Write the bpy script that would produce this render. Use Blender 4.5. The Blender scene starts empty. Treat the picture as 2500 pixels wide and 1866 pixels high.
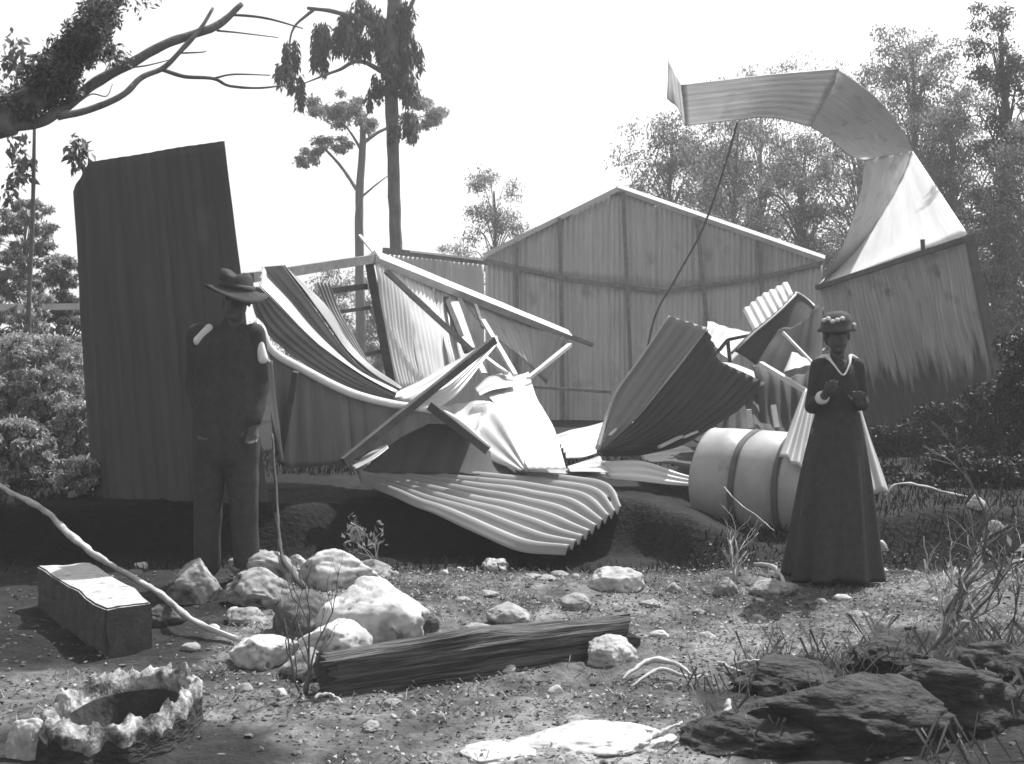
import bpy, bmesh, math, random
import numpy as np
from mathutils import Vector, Matrix, noise as mnoise

random.seed(7)
rng = np.random.default_rng(7)
S = bpy.context.scene
C = S.collection

# ------------------------------------------------------------------ camera, sky, sun, exposure
F, CX, HY, CAMZ = 3018.0, 1250.0, 850.0, 1.41      # focal length and horizon in photo pixels, eye height in metres
cam = bpy.data.cameras.new('camera')
cam.sensor_width = 36.0
cam.lens = 36.0 * F / 2500.0
cam.shift_y = -(933.0 - HY) / 2500.0
cam.clip_start = 0.05
cam.clip_end = 3000.0
camo = bpy.data.objects.new('camera', cam)
camo.location = (0, 0, CAMZ)
camo.rotation_euler = (math.radians(90), 0, 0)
C.objects.link(camo)
S.camera = camo

SUN_EL, SUN_AZ = math.radians(57), math.radians(38)   # azimuth from +Y (away from the camera) towards +X
SDIR = Vector((math.cos(SUN_EL) * math.sin(SUN_AZ), math.cos(SUN_EL) * math.cos(SUN_AZ), math.sin(SUN_EL)))
w = bpy.data.worlds.new('World')
S.world = w
w.use_nodes = True
nt = w.node_tree
nt.nodes.clear()
sky = nt.nodes.new('ShaderNodeTexSky')
sky.sky_type = 'NISHITA'
sky.sun_disc = False
sky.sun_elevation = SUN_EL
sky.sun_rotation = SUN_AZ
sky.air_density = 1.6
sky.dust_density = 3.0
sky.ozone_density = 0.6
bw = nt.nodes.new('ShaderNodeRGBToBW')
bg = nt.nodes.new('ShaderNodeBackground')
bg.inputs['Strength'].default_value = 0.15
wo = nt.nodes.new('ShaderNodeOutputWorld')
nt.links.new(sky.outputs[0], bw.inputs[0])
nt.links.new(bw.outputs[0], bg.inputs['Color'])
nt.links.new(bg.outputs[0], wo.inputs[0])

sl = bpy.data.lights.new('sun', 'SUN')
sl.energy = 5.0
sl.angle = math.radians(0.55)
sl.color = (1, 1, 1)
so = bpy.data.objects.new('sun', sl)
so.rotation_euler = SDIR.to_track_quat('Z', 'Y').to_euler()
so.location = (6, 12, 20)
C.objects.link(so)

S.view_settings.view_transform = 'Standard'
S.view_settings.look = 'None'
S.view_settings.gamma = 1.0
S.view_settings.exposure = 0.6
S.render.engine = 'CYCLES'
S.cycles.filter_width = 1.6
S.cycles.max_bounces = 6
S.cycles.transparent_max_bounces = 4

# ------------------------------------------------------------------ helpers
def P(px, py, d):
    return Vector(((px - CX) / F * d, d, CAMZ - (py - HY) / F * d))

def sm(a, b, x):
    t = max(0.0, min(1.0, (x - a) / (b - a)))
    return t * t * (3 - 2 * t)

def fbm(x, y, z=0.0, o=4):
    v, a, f = 0.0, 0.5, 1.0
    for _ in range(o):
        v += a * mnoise.noise((x * f, y * f, z * f + 3.1))
        a *= 0.5
        f *= 2.07
    return v

WORLD = {}

def mesh_obj(name, verts, faces, mat, parent=None, smooth=False, origin=None, uvs=None, tones=None):
    V = np.asarray(verts, dtype=float).reshape(-1, 3)
    if parent is not None:
        o3 = np.array(WORLD[parent.name])
    elif origin is not None:
        o3 = np.array(origin, dtype=float)
    else:
        o3 = np.array([V[:, 0].mean(), V[:, 1].mean(), V[:, 2].min()])
    me = bpy.data.meshes.new(name)
    me.from_pydata((V - o3).tolist(), [], [tuple(int(i) for i in f) for f in faces])
    if uvs is not None:
        uvl = me.uv_layers.new(name='UVMap')
        li = np.empty(len(me.loops), dtype=np.int32)
        me.loops.foreach_get('vertex_index', li)
        uvl.data.foreach_set('uv', np.asarray(uvs, dtype=np.float32)[li].ravel())
    if tones is not None:
        at = me.attributes.new('tone', 'FLOAT', 'POINT')
        at.data.foreach_set('value', np.asarray(tones, dtype=np.float32))
    if smooth:
        me.polygons.foreach_set('use_smooth', [True] * len(me.polygons))
    me.update()
    if mat is not None:
        me.materials.append(mat)
    o = bpy.data.objects.new(name, me)
    C.objects.link(o)
    if parent is not None:
        o.parent = parent
    else:
        o.location = o3
    WORLD[o.name] = tuple(o3)
    return o

def empty(name, loc):
    o = bpy.data.objects.new(name, None)
    o.empty_display_size = 0.2
    o.location = loc
    C.objects.link(o)
    WORLD[o.name] = tuple(loc)
    return o

def tag(o, label, cat=None, group=None, kind=None):
    if label: o['label'] = label
    if cat: o['category'] = cat
    if group: o['group'] = group
    if kind: o['kind'] = kind
    return o

class MB:
    """collects pieces of ONE part or thing"""
    def __init__(s):
        s.v, s.f = [], []
    def add(s, v, f):
        n = len(s.v)
        s.v += [tuple(p) for p in v]
        s.f += [tuple(i + n for i in q) for q in f]
    def build(s, name, mat, parent=None, smooth=False, **k):
        return mesh_obj(name, s.v, s.f, mat, parent, smooth, **k)

def catmull(pts, n):
    pts = [np.array(p, dtype=float) for p in pts]
    if len(pts) == 2:
        return np.array([pts[0] + (pts[1] - pts[0]) * t for t in np.linspace(0, 1, n)])
    seg = [0.0]
    for a, b in zip(pts[:-1], pts[1:]):
        seg.append(seg[-1] + max(1e-6, np.linalg.norm(b[:3] - a[:3])))
    out = []
    ext = [2 * pts[0] - pts[1]] + pts + [2 * pts[-1] - pts[-2]]
    for t in np.linspace(0, seg[-1], n):
        i = max(0, min(len(pts) - 2, int(np.searchsorted(seg, t, side='right')) - 1))
        u = (t - seg[i]) / (seg[i + 1] - seg[i])
        p0, p1, p2, p3 = ext[i], ext[i + 1], ext[i + 2], ext[i + 3]
        out.append(0.5 * ((2 * p1) + (-p0 + p2) * u + (2 * p0 - 5 * p1 + 4 * p2 - p3) * u * u + (-p0 + 3 * p1 - 3 * p2 + p3) * u ** 3))
    return np.array(out)

def linear(pts, n):
    pts = [np.array(p, dtype=float) for p in pts]
    seg = [0.0]
    for a, b in zip(pts[:-1], pts[1:]):
        seg.append(seg[-1] + np.linalg.norm(b - a))
    seg = np.array(seg)
    t = np.linspace(0, seg[-1], n)
    A = np.array(pts)
    return np.stack([np.interp(t, seg, A[:, k]) for k in range(A.shape[1])], 1)

def tube_geo(pts, radii, sides=8, smooth_n=None, rough=0.0, squash=1.0):
    if smooth_n:
        d = [tuple(p) + (r,) for p, r in zip(pts, radii)]
        q = catmull(d, smooth_n)
        pts, radii = q[:, :3], q[:, 3]
    pts = [Vector(p) for p in pts]
    V, Fc = [], []
    up = None
    for i, p in enumerate(pts):
        a = pts[max(0, i - 1)]
        b = pts[min(len(pts) - 1, i + 1)]
        t = (b - a).normalized() if (b - a).length > 1e-9 else Vector((0, 0, 1))
        if up is None:
            up = t.orthogonal().normalized()
        up = (up - t * up.dot(t))
        up = up.normalized() if up.length > 1e-6 else t.orthogonal().normalized()
        s = t.cross(up)
        for k in range(sides):
            an = 2 * math.pi * k / sides
            r = radii[i] * (1 + rough * mnoise.noise((p.x * 9 + 5 * math.cos(an), p.y * 9 + 5 * math.sin(an), p.z * 9)))
            V.append(p + up * (math.cos(an) * r * squash) + s * (math.sin(an) * r))
    n = len(pts)
    for i in range(n - 1):
        for k in range(sides):
            k2 = (k + 1) % sides
            Fc.append((i * sides + k, i * sides + k2, (i + 1) * sides + k2, (i + 1) * sides + k))
    Fc.append(tuple(range(sides - 1, -1, -1)))
    Fc.append(tuple((n - 1) * sides + k for k in range(sides)))
    return V, Fc

def beam_geo(a, b, wd, ht, seed=0, nseg=7, twist=0.0, roll=0.0, bow=0.0, rough=0.004):
    a, b = Vector(a), Vector(b)
    t = (b - a).normalized()
    ref = Vector((0, 0, 1)) if abs(t.z) < 0.9 else Vector((0, 1, 0))
    s = t.cross(ref).normalized()
    u = s.cross(t).normalized()
    V, Fc = [], []
    for i in range(nseg + 1):
        k = i / nseg
        p = a.lerp(b, k) + u * (bow * math.sin(math.pi * k))
        an = roll + twist * k
        s2 = s * math.cos(an) + u * math.sin(an)
        u2 = u * math.cos(an) - s * math.sin(an)
        for (x, y) in ((-1, -1), (1, -1), (1, 1), (-1, 1)):
            j = 1 + rough / max(0.01, wd) * 2 * mnoise.noise((p.x * 3 + x, p.y * 3 + y, p.z * 3 + seed))
            V.append(p + s2 * (x * wd / 2 * j) + u2 * (y * ht / 2 * j))
    for i in range(nseg):
        for k in range(4):
            k2 = (k + 1) % 4
            Fc.append((i * 4 + k, i * 4 + k2, (i + 1) * 4 + k2, (i + 1) * 4 + k))
    Fc.append((3, 2, 1, 0))
    Fc.append(tuple(nseg * 4 + k for k in range(4)))
    return V, Fc

def beam(name, a, b, wd, ht, mat, parent=None, **k):
    v, f = beam_geo(a, b, wd, ht, seed=random.random() * 50, **k)
    return mesh_obj(name, v, f, mat, parent)

# ------------------------------------------------------------------ materials (the photograph is black and white: every colour is a grey)
def mat_noise(name, lo, hi, scale=6.0, rough=0.85, bump=0.3, bscale=40.0, stretch=(1, 1, 1), detail=6.0, spec=0.25, metal=0.0, uv=False, tone=False, contrast=(0.3, 0.7), bdist=0.01, blot=None):
    m = bpy.data.materials.new(name)
    m.use_nodes = True
    t = m.node_tree
    n, l = t.nodes, t.links
    b = n['Principled BSDF']
    b.inputs['Roughness'].default_value = rough
    b.inputs['Metallic'].default_value = metal
    b.inputs['Specular IOR Level'].default_value = spec
    tc = n.new('ShaderNodeTexCoord')
    mp = n.new('ShaderNodeMapping')
    mp.inputs['Scale'].default_value = stretch
    l.new(tc.outputs['UV' if uv else 'Object'], mp.inputs['Vector'])
    ns = n.new('ShaderNodeTexNoise')
    ns.inputs['Scale'].default_value = scale
    ns.inputs['Detail'].default_value = detail
    ns.inputs['Roughness'].default_value = 0.62
    l.new(mp.outputs[0], ns.inputs['Vector'])
    cr = n.new('ShaderNodeValToRGB')
    cr.color_ramp.elements[0].position = contrast[0]
    cr.color_ramp.elements[1].position = contrast[1]
    cr.color_ramp.elements[0].color = (lo, lo, lo, 1)
    cr.color_ramp.elements[1].color = (hi, hi, hi, 1)
    l.new(ns.outputs['Fac'], cr.inputs['Fac'])
    col = cr.outputs['Color']
    if blot:
        # stains with a shape of their own: (colour, scale, threshold)
        n2 = n.new('ShaderNodeTexNoise')
        n2.inputs['Scale'].default_value = blot[1]
        n2.inputs['Detail'].default_value = 5
        l.new(tc.outputs['UV' if uv else 'Object'], n2.inputs['Vector'])
        r2 = n.new('ShaderNodeValToRGB')
        r2.color_ramp.elements[0].position = blot[2]
        r2.color_ramp.elements[1].position = min(1.0, blot[2] + 0.1)
        l.new(n2.outputs['Fac'], r2.inputs['Fac'])
        mx = n.new('ShaderNodeMixRGB')
        mx.inputs['Color2'].default_value = (blot[0],) * 3 + (1,)
        l.new(r2.outputs['Color'], mx.inputs['Fac'])
        l.new(col, mx.inputs['Color1'])
        col = mx.outputs['Color']
    if tone:
        at = n.new('ShaderNodeAttribute')
        at.attribute_name = 'tone'
        mx = n.new('ShaderNodeMixRGB')
        mx.blend_type = 'MULTIPLY'
        mx.inputs['Fac'].default_value = 1.0
        l.new(col, mx.inputs['Color1'])
        l.new(at.outputs['Fac'], mx.inputs['Color2'])
        col = mx.outputs['Color']
    l.new(col, b.inputs['Base Color'])
    if bump > 0:
        nb = n.new('ShaderNodeTexNoise')
        nb.inputs['Scale'].default_value = bscale
        nb.inputs['Detail'].default_value = 5
        l.new(mp.outputs[0], nb.inputs['Vector'])
        bp = n.new('ShaderNodeBump')
        bp.inputs['Strength'].default_value = bump
        bp.inputs['Distance'].default_value = bdist
        l.new(nb.outputs['Fac'], bp.inputs['Height'])
        l.new(bp.outputs['Normal'], b.inputs['Normal'])
    return m

def leaf_mat(name, g, trans=0.25):
    m = bpy.data.materials.new(name)
    m.use_nodes = True
    t = m.node_tree
    n, l = t.nodes, t.links
    b = n['Principled BSDF']
    b.inputs['Roughness'].default_value = 0.6
    b.inputs['Specular IOR Level'].default_value = 0.3
    at = n.new('ShaderNodeAttribute')
    at.attribute_name = 'tone'
    mx = n.new('ShaderNodeMath')
    mx.operation = 'MULTIPLY'
    mx.inputs[1].default_value = g
    l.new(at.outputs['Fac'], mx.inputs[0])
    l.new(mx.outputs[0], b.inputs['Base Color'])
    tr = n.new('ShaderNodeBsdfTranslucent')
    l.new(mx.outputs[0], tr.inputs['Color'])
    ms = n.new('ShaderNodeMixShader')
    ms.inputs[0].default_value = trans
    l.new(b.outputs[0], ms.inputs[1])
    l.new(tr.outputs[0], ms.inputs[2])
    l.new(ms.outputs[0], n['Material Output'].inputs['Surface'])
    return m

M = {}
# corrugated iron; UV u runs along the ridges in metres, v across
M['galv'] = mat_noise('galvanised_iron', 0.42, 0.62, 1.6, 0.5, 0.15, 6, (0.5, 7, 1), uv=True, spec=0.4, metal=0.15, blot=(0.34, 1.7, 0.62))
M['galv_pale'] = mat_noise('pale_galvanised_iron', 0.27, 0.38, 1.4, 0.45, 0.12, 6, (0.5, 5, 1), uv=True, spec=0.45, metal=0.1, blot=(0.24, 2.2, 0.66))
M['sheet_white'] = mat_noise('bright_zinc_iron', 0.60, 0.74, 1.4, 0.5, 0.08, 6, (0.5, 5, 1), uv=True, spec=0.4)  # near-white base colour carries the sun's glare on the whitest sheets
M['galv_strip'] = mat_noise('clean_galvanised_iron', 0.20, 0.27, 1.4, 0.5, 0.1, 6, (0.5, 5, 1), uv=True, spec=0.4)
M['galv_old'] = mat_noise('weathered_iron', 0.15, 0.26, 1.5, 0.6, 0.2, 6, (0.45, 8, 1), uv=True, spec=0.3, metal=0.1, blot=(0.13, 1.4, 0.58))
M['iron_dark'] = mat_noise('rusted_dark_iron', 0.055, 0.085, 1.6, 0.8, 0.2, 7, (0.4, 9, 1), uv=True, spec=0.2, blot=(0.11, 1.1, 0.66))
M['timber'] = mat_noise('weathered_timber', 0.14, 0.26, 5, 0.85, 0.4, 30, (3, 3, 3))
M['timber_pale'] = mat_noise('sawn_pale_timber', 0.5, 0.68, 5, 0.8, 0.3, 30)
M['timber_dark'] = mat_noise('dark_timber', 0.045, 0.09, 6, 0.85, 0.4, 30)
M['bark'] = mat_noise('bark', 0.08, 0.18, 9, 0.9, 0.8, 25, (1, 1, 0.35), bdist=0.02)
M['bark_far'] = mat_noise('grey_bark', 0.12, 0.22, 6, 0.9, 0.5, 15, (1, 1, 0.3), bdist=0.02)
M['bark_pale'] = mat_noise('bleached_wood', 0.26, 0.50, 9, 0.8, 0.4, 30)
M['rock'] = mat_noise('pale_rock', 0.10, 0.40, 9, 0.9, 0.7, 22, bdist=0.015, blot=(0.06, 13, 0.57))
M['rock_bright'] = mat_noise('limewashed_rock', 0.24, 0.56, 9, 0.9, 0.6, 22, bdist=0.012, blot=(0.09, 11, 0.60))
M['rock_dark'] = mat_noise('mossy_rock', 0.04, 0.15, 8, 0.9, 0.8, 24, bdist=0.015, blot=(0.09, 9, 0.55))
M['charred'] = mat_noise('charred_wood', 0.018, 0.05, 9, 0.9, 1.0, 20, (1, 1, 3), bdist=0.03, blot=(0.09, 9, 0.68))  # rough near-black of the lumps at right and the stump's outer wall
M['log'] = mat_noise('charred_log', 0.03, 0.20, 3.2, 0.9, 1.0, 7, (0.9, 16, 1), bdist=0.02, contrast=(0.38, 0.72), uv=True)
M['stump'] = mat_noise('broken_rim', 0.05, 0.42, 12, 0.9, 1.0, 26, bdist=0.02, contrast=(0.42, 0.62), blot=(0.035, 7, 0.54))
M['char'] = mat_noise('charred_hollow', 0.03, 0.07, 9, 0.95, 0.8, 26)
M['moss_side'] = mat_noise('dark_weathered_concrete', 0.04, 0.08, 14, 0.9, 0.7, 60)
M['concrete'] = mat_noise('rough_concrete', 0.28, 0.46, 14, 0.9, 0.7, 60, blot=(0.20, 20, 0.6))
M['cloth_dark'] = mat_noise('dark_wool', 0.04, 0.06, 30, 0.95, 0.4, 90, spec=0.1)
M['cloth_mid'] = mat_noise('grey_cloth', 0.06, 0.09, 30, 0.95, 0.4, 90, spec=0.1)
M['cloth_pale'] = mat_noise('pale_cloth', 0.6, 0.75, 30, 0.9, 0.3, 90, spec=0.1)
M['skin'] = mat_noise('skin', 0.055, 0.08, 12, 0.6, 0.1, 60, spec=0.3)
M['hair'] = mat_noise('dark_hair', 0.025, 0.04, 40, 0.6, 0.5, 90, (1, 1, 4))
M['drum'] = mat_noise('drum_paint', 0.26, 0.40, 3, 0.5, 0.15, 20, spec=0.4, blot=(0.2, 5, 0.64))
M['drum_hoop'] = mat_noise('rusty_hoop', 0.08, 0.13, 8, 0.8, 0.3, 40)
M['litter'] = mat_noise('leaf_litter', 0.6, 0.9, 4, 0.85, 0.0, tone=True)
M['leaf'] = leaf_mat('gum_leaf', 0.10)
M['leaf_far'] = leaf_mat('far_gum_leaf', 0.21, 0.35)
M['paint_white'] = mat_noise('white_paint', 0.66, 0.84, 5, 0.7, 0.2, 30)
M['leaf_bush'] = leaf_mat('bush_leaf', 0.24, 0.35)
M['grass_dark'] = leaf_mat('dark_weed', 0.025, 0.03)
M['grass'] = leaf_mat('dry_grass', 0.12, 0.2)

# iron darker towards the foot with a streaky, ragged edge
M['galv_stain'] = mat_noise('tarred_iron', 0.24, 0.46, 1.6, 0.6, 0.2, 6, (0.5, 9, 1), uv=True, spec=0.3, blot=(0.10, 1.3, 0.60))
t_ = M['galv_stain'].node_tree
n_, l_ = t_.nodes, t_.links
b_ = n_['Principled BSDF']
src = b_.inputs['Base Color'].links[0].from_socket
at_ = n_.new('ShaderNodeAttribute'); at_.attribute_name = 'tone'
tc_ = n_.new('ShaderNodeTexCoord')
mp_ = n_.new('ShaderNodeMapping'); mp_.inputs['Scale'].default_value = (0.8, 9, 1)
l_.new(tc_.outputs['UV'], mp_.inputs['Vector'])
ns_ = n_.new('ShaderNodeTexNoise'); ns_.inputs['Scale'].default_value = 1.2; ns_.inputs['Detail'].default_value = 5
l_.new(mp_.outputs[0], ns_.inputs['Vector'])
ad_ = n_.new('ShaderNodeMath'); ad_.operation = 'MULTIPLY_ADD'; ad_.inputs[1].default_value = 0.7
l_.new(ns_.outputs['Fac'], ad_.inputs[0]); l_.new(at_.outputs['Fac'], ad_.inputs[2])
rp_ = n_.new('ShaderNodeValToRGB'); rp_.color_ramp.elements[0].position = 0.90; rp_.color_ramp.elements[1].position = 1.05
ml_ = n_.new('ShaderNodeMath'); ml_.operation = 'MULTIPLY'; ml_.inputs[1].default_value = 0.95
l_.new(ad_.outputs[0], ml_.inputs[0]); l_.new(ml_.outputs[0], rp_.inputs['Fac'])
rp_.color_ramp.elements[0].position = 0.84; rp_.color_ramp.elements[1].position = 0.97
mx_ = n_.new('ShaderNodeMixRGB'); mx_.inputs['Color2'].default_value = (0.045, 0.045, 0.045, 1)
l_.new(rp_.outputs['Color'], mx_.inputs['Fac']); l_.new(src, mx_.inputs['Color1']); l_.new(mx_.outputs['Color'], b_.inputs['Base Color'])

# ------------------------------------------------------------------ ground
def gh(x, y):
    z = 0.045 * fbm(x * 0.9 + 3, y * 0.9, 0.3, 3)
    wob = 0.22 * fbm(x * 0.9, 1.7, 0.0, 3)
    edge = 7.72 + wob + (0.25 if x < -0.6 else 0.0) * sm(-0.6, -1.6, x)
    edge += 0.62 * sm(-1.5, -0.9, x) * sm(1.3, 0.8, x)
    pl = sm(edge, edge + 0.42, y)
    z += (0.35 - 0.24 * math.exp(-((x - 1.75) / 0.5) ** 2) * sm(11, 10, y)) * pl - 0.12 * sm(9.5, 20, y)
    z += 0.07 * math.exp(-(((x - 1.42) / 0.32) ** 2 + ((y - 7.35) / 0.28) ** 2))
    z += 0.05 * math.exp(-(((x - 2.6) / 0.7) ** 2 + ((y - 7.0) / 0.5) ** 2))
    z += 0.06 * sm(1.4, 2.4, x) * sm(6.0, 5.0, y)
    z -= 0.30 * sm(0.23, 0.17, math.hypot((x + 1.43) / 1.0, (y - 4.57) / 1.5)) if y < 6 else 0
    if y < 12 and abs(x) < 6:
        z += 0.034 * fbm(x * 4.2, y * 4.2, 1.0, 3) + 0.018 * fbm(x * 15, y * 15, 2.0, 2)
    return z

def on_ground(px, py):
    """where the sight line through a photo pixel meets the ground"""
    d, best = 2.5, None
    while d < 40:
        p = P(px, py, d)
        if p.z <= gh(p.x, p.y):
            return Vector((p.x, p.y, gh(p.x, p.y)))
        d += 0.02
    return P(px, py, 40)

def axis_vals(lo, flo, fhi, hi, fine, growth=1.25):
    a = list(np.arange(flo, fhi + 1e-6, fine))
    st, v = fine, fhi
    while v < hi:
        st *= growth
        v = min(hi, v + st)
        a.append(v)
    st, v = fine, flo
    while v > lo:
        st *= growth
        v = max(lo, v - st)
        a.insert(0, v)
    return np.array(a)

def painted_shade(x, y):
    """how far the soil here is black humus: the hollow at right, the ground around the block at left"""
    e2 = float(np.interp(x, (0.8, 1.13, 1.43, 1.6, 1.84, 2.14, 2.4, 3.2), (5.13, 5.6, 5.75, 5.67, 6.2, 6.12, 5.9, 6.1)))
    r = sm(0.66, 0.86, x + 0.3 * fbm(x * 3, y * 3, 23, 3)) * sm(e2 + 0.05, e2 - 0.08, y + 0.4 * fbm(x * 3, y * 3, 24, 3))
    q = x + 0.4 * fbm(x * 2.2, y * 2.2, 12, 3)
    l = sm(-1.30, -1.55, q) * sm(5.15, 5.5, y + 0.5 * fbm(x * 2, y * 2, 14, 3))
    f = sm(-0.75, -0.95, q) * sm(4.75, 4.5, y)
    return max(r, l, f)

gx = axis_vals(-300, -3.6, 4.0, 300, 0.045)
gy = axis_vals(-60, 3.3, 9.4, 600, 0.045)
V, T = [], []
for yy in gy:
    for xx in gx:
        V.append((xx, yy, gh(xx, yy)))
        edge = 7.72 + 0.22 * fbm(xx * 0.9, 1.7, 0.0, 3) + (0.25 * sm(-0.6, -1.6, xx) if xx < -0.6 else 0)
        # dark earth of the building platform, shade of the bank put into its tone, pale bare patches in front of it
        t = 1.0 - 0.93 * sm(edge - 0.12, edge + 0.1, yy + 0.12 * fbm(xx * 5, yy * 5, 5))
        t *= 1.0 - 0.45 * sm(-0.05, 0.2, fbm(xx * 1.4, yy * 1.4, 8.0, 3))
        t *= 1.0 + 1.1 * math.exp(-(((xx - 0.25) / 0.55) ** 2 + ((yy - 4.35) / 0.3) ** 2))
        t *= 1.0 - 0.86 * painted_shade(xx, yy)  # ground darkened here: shade put into the soil tone
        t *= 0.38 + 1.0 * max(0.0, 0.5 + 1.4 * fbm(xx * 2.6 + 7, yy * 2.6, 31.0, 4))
        T.append(t)
nx = len(gx)
FC = [(j * nx + i, j * nx + i + 1, (j + 1) * nx + i + 1, (j + 1) * nx + i) for j in range(len(gy) - 1) for i in range(nx - 1)]
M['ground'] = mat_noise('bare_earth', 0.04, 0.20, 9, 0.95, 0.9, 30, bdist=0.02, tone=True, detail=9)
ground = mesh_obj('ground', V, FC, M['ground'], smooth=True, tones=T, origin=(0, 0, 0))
tag(ground, 'bare stony earth with a low dark bank', kind='structure')

# ------------------------------------------------------------------ corrugated iron
def sheet(name, A, B, ncor, axis, mat, parent=None, amp=0.009, dent=0.012, curve=True, ragged=0.0, thick=0.003, nlong=26):
    """rails A and B; ridges run along the rails (axis u) or from A to B (axis v)"""
    nu = nlong if axis == 'u' else max(6, int(ncor * 7) + 1)
    nv = max(6, int(ncor * 7) + 1) if axis == 'u' else nlong
    fn = catmull if curve else linear
    a = fn([P(*q) if isinstance(q, tuple) and not isinstance(q, Vector) else q for q in A], nu)
    b = fn([P(*q) if isinstance(q, tuple) and not isinstance(q, Vector) else q for q in B], nu)
    v = np.linspace(0, 1, nv)[None, :, None]
    G = a[:, None, :] * (1 - v) + b[:, None, :] * v
    du = np.gradient(G, axis=0)
    dv = np.gradient(G, axis=1)
    N = np.cross(du, dv)
    N /= np.maximum(1e-9, np.linalg.norm(N, axis=2, keepdims=True))
    t = np.linspace(0, 1, nv)[None, :] if axis == 'u' else np.linspace(0, 1, nu)[:, None]
    D = amp * np.cos(2 * math.pi * ncor * t) * np.ones((nu, nv))
    ph = random.random() * 40
    for i in range(nu):
        for j in range(nv):
            g = G[i, j]
            D[i, j] += dent * 2 * fbm(g[0] * 1.6 + ph, g[1] * 1.6, g[2] * 1.6, 2)
    G = G + N * D[:, :, None]
    if ragged:
        for i in range(nu):
            G[i, -1] += np.array([0, 0, 1]) * ragged * mnoise.noise((i * 0.9, ph, 0))
    Lu = np.linalg.norm(np.diff(a, axis=0), axis=1).sum()
    Lv = np.linalg.norm(b[nu // 2] - a[nu // 2])
    uu = np.linspace(0, Lu, nu)[:, None] * np.ones((1, nv)) + ph
    vv = np.linspace(0, Lv, nv)[None, :] * np.ones((nu, 1)) + ph
    uv = np.stack([uu, vv] if axis == 'u' else [vv, uu], 2).reshape(-1, 2)
    fc = [(i * nv + j, i * nv + j + 1, (i + 1) * nv + j + 1, (i + 1) * nv + j) for i in range(nu - 1) for j in range(nv - 1)]
    o = mesh_obj(name, G.reshape(-1, 3), fc, mat, parent, smooth=True, uvs=uv, tones=(np.ones((nu, 1)) * np.linspace(0, 1, nv)[None, :]).ravel())
    md = o.modifiers.new('thickness', 'SOLIDIFY')
    md.thickness = thick
    md.offset = 0
    return o

def cut(rail, x0, x1):
    """the piece of a pixel rail between two photo columns"""
    r = sorted(rail)
    xs = [q[0] for q in r]
    def at(x):
        return (x, float(np.interp(x, xs, [q[1] for q in r])), float(np.interp(x, xs, [q[2] for q in r])))
    mid = [q for q in r if x0 + 1 < q[0] < x1 - 1]
    return [at(x0)] + mid + [at(x1)]

# far gable wall, seen from inside
gb = empty('gable_wall', P(1600, 1040, 20))
tag(gb, 'pale corrugated iron gable wall with a peaked top, studs and sagging rail', 'wall')
roofline = [(1185, 622, 20.0), (1510, 460, 20.1), (2008, 634, 19.9)]
girt = [(1185, 636, 20.0), (1400, 685, 20.05), (1620, 712, 20.15), (1850, 680, 20.05), (2008, 642, 19.9)]
base = [(1185, 1046, 20.0), (1620, 1050, 20.1), (2008, 1050, 19.9)]
edges = [1185, 1288, 1392, 1495, 1598, 1701, 1804, 1906, 2008]
for k in range(8):
    a, b = edges[k] - 5 * (k > 0), edges[k + 1] + 5 * (k < 7)
    lap = 0.028 * (k % 2)
    g_up = [(q[0], q[1], q[2] + 0.02) for q in cut(girt, a, b)]
    sheet('upper_sheet', [(q[0], q[1], q[2] - lap) for q in cut(roofline, a, b)], [(q[0], q[1], q[2] - lap) for q in g_up], 9, 'v', M['galv'], gb, amp=0.014, dent=0.012, curve=False, nlong=8)
    sheet('lower_sheet', [(q[0], q[1] + 2, q[2] - 0.02 - lap) for q in cut(girt, a, b)], [(q[0], q[1], q[2] - lap) for q in cut(base, a, b)], 9, 'v', M['galv'], gb, amp=0.014, dent=0.03, curve=False, nlong=16)
for (x0, y0, x1, y1) in ((1366, 532, 1376, 1040), (1521, 468, 1546, 1040), (1700, 530, 1752, 1045), (1852, 584, 1880, 1045), (1262, 590, 1262, 1040)):
    beam('stud', P(x0, y0, 19.90), P(x1, y1, 19.93), 0.06, 0.045, M['timber'], gb)
gr = [P(x, y, d - 0.11) for x, y, d in girt]
for a, b in zip(gr[:-1], gr[1:]):
    beam('girt', a, b, 0.05, 0.07, M['timber'], gb)
beam('barge_capping', P(1508, 459, 20.02), P(2012, 633, 19.82), 0.09, 0.09, M['paint_white'], gb, roll=math.radians(45))
beam('barge_capping', P(1181, 625, 19.93), P(1509, 462, 20.03), 0.10, 0.075, M['galv'], gb)

# panel of the left wall that still stands beside the gable
bl = empty('side_wall_panel', P(1060, 1030, 19.4))
tag(bl, 'low grey iron wall panel standing left of the peaked gable', 'wall')
tr = [(945, 614, 19.0), (1060, 622, 19.3), (1182, 640, 19.6)]
br = [(945, 1050, 18.9), (1060, 1045, 19.3), (1182, 1045, 19.6)]
for k in range(3):
    sheet('wall_sheet', cut(tr, 945 + 79 * k, 945 + 79 * (k + 1)), cut(br, 945 + 79 * k, 945 + 79 * (k + 1)), 7, 'v', M['galv'], bl, amp=0.005, dent=0.02, curve=False, nlong=12)
beam('top_plate', P(935, 612, 18.88), P(1190, 640, 19.5), 0.07, 0.09, M['timber'], bl)
beam('flashing', P(1000, 614, 19.0), P(1180, 635, 19.42), 0.03, 0.03, M['paint_white'], bl)

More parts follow.
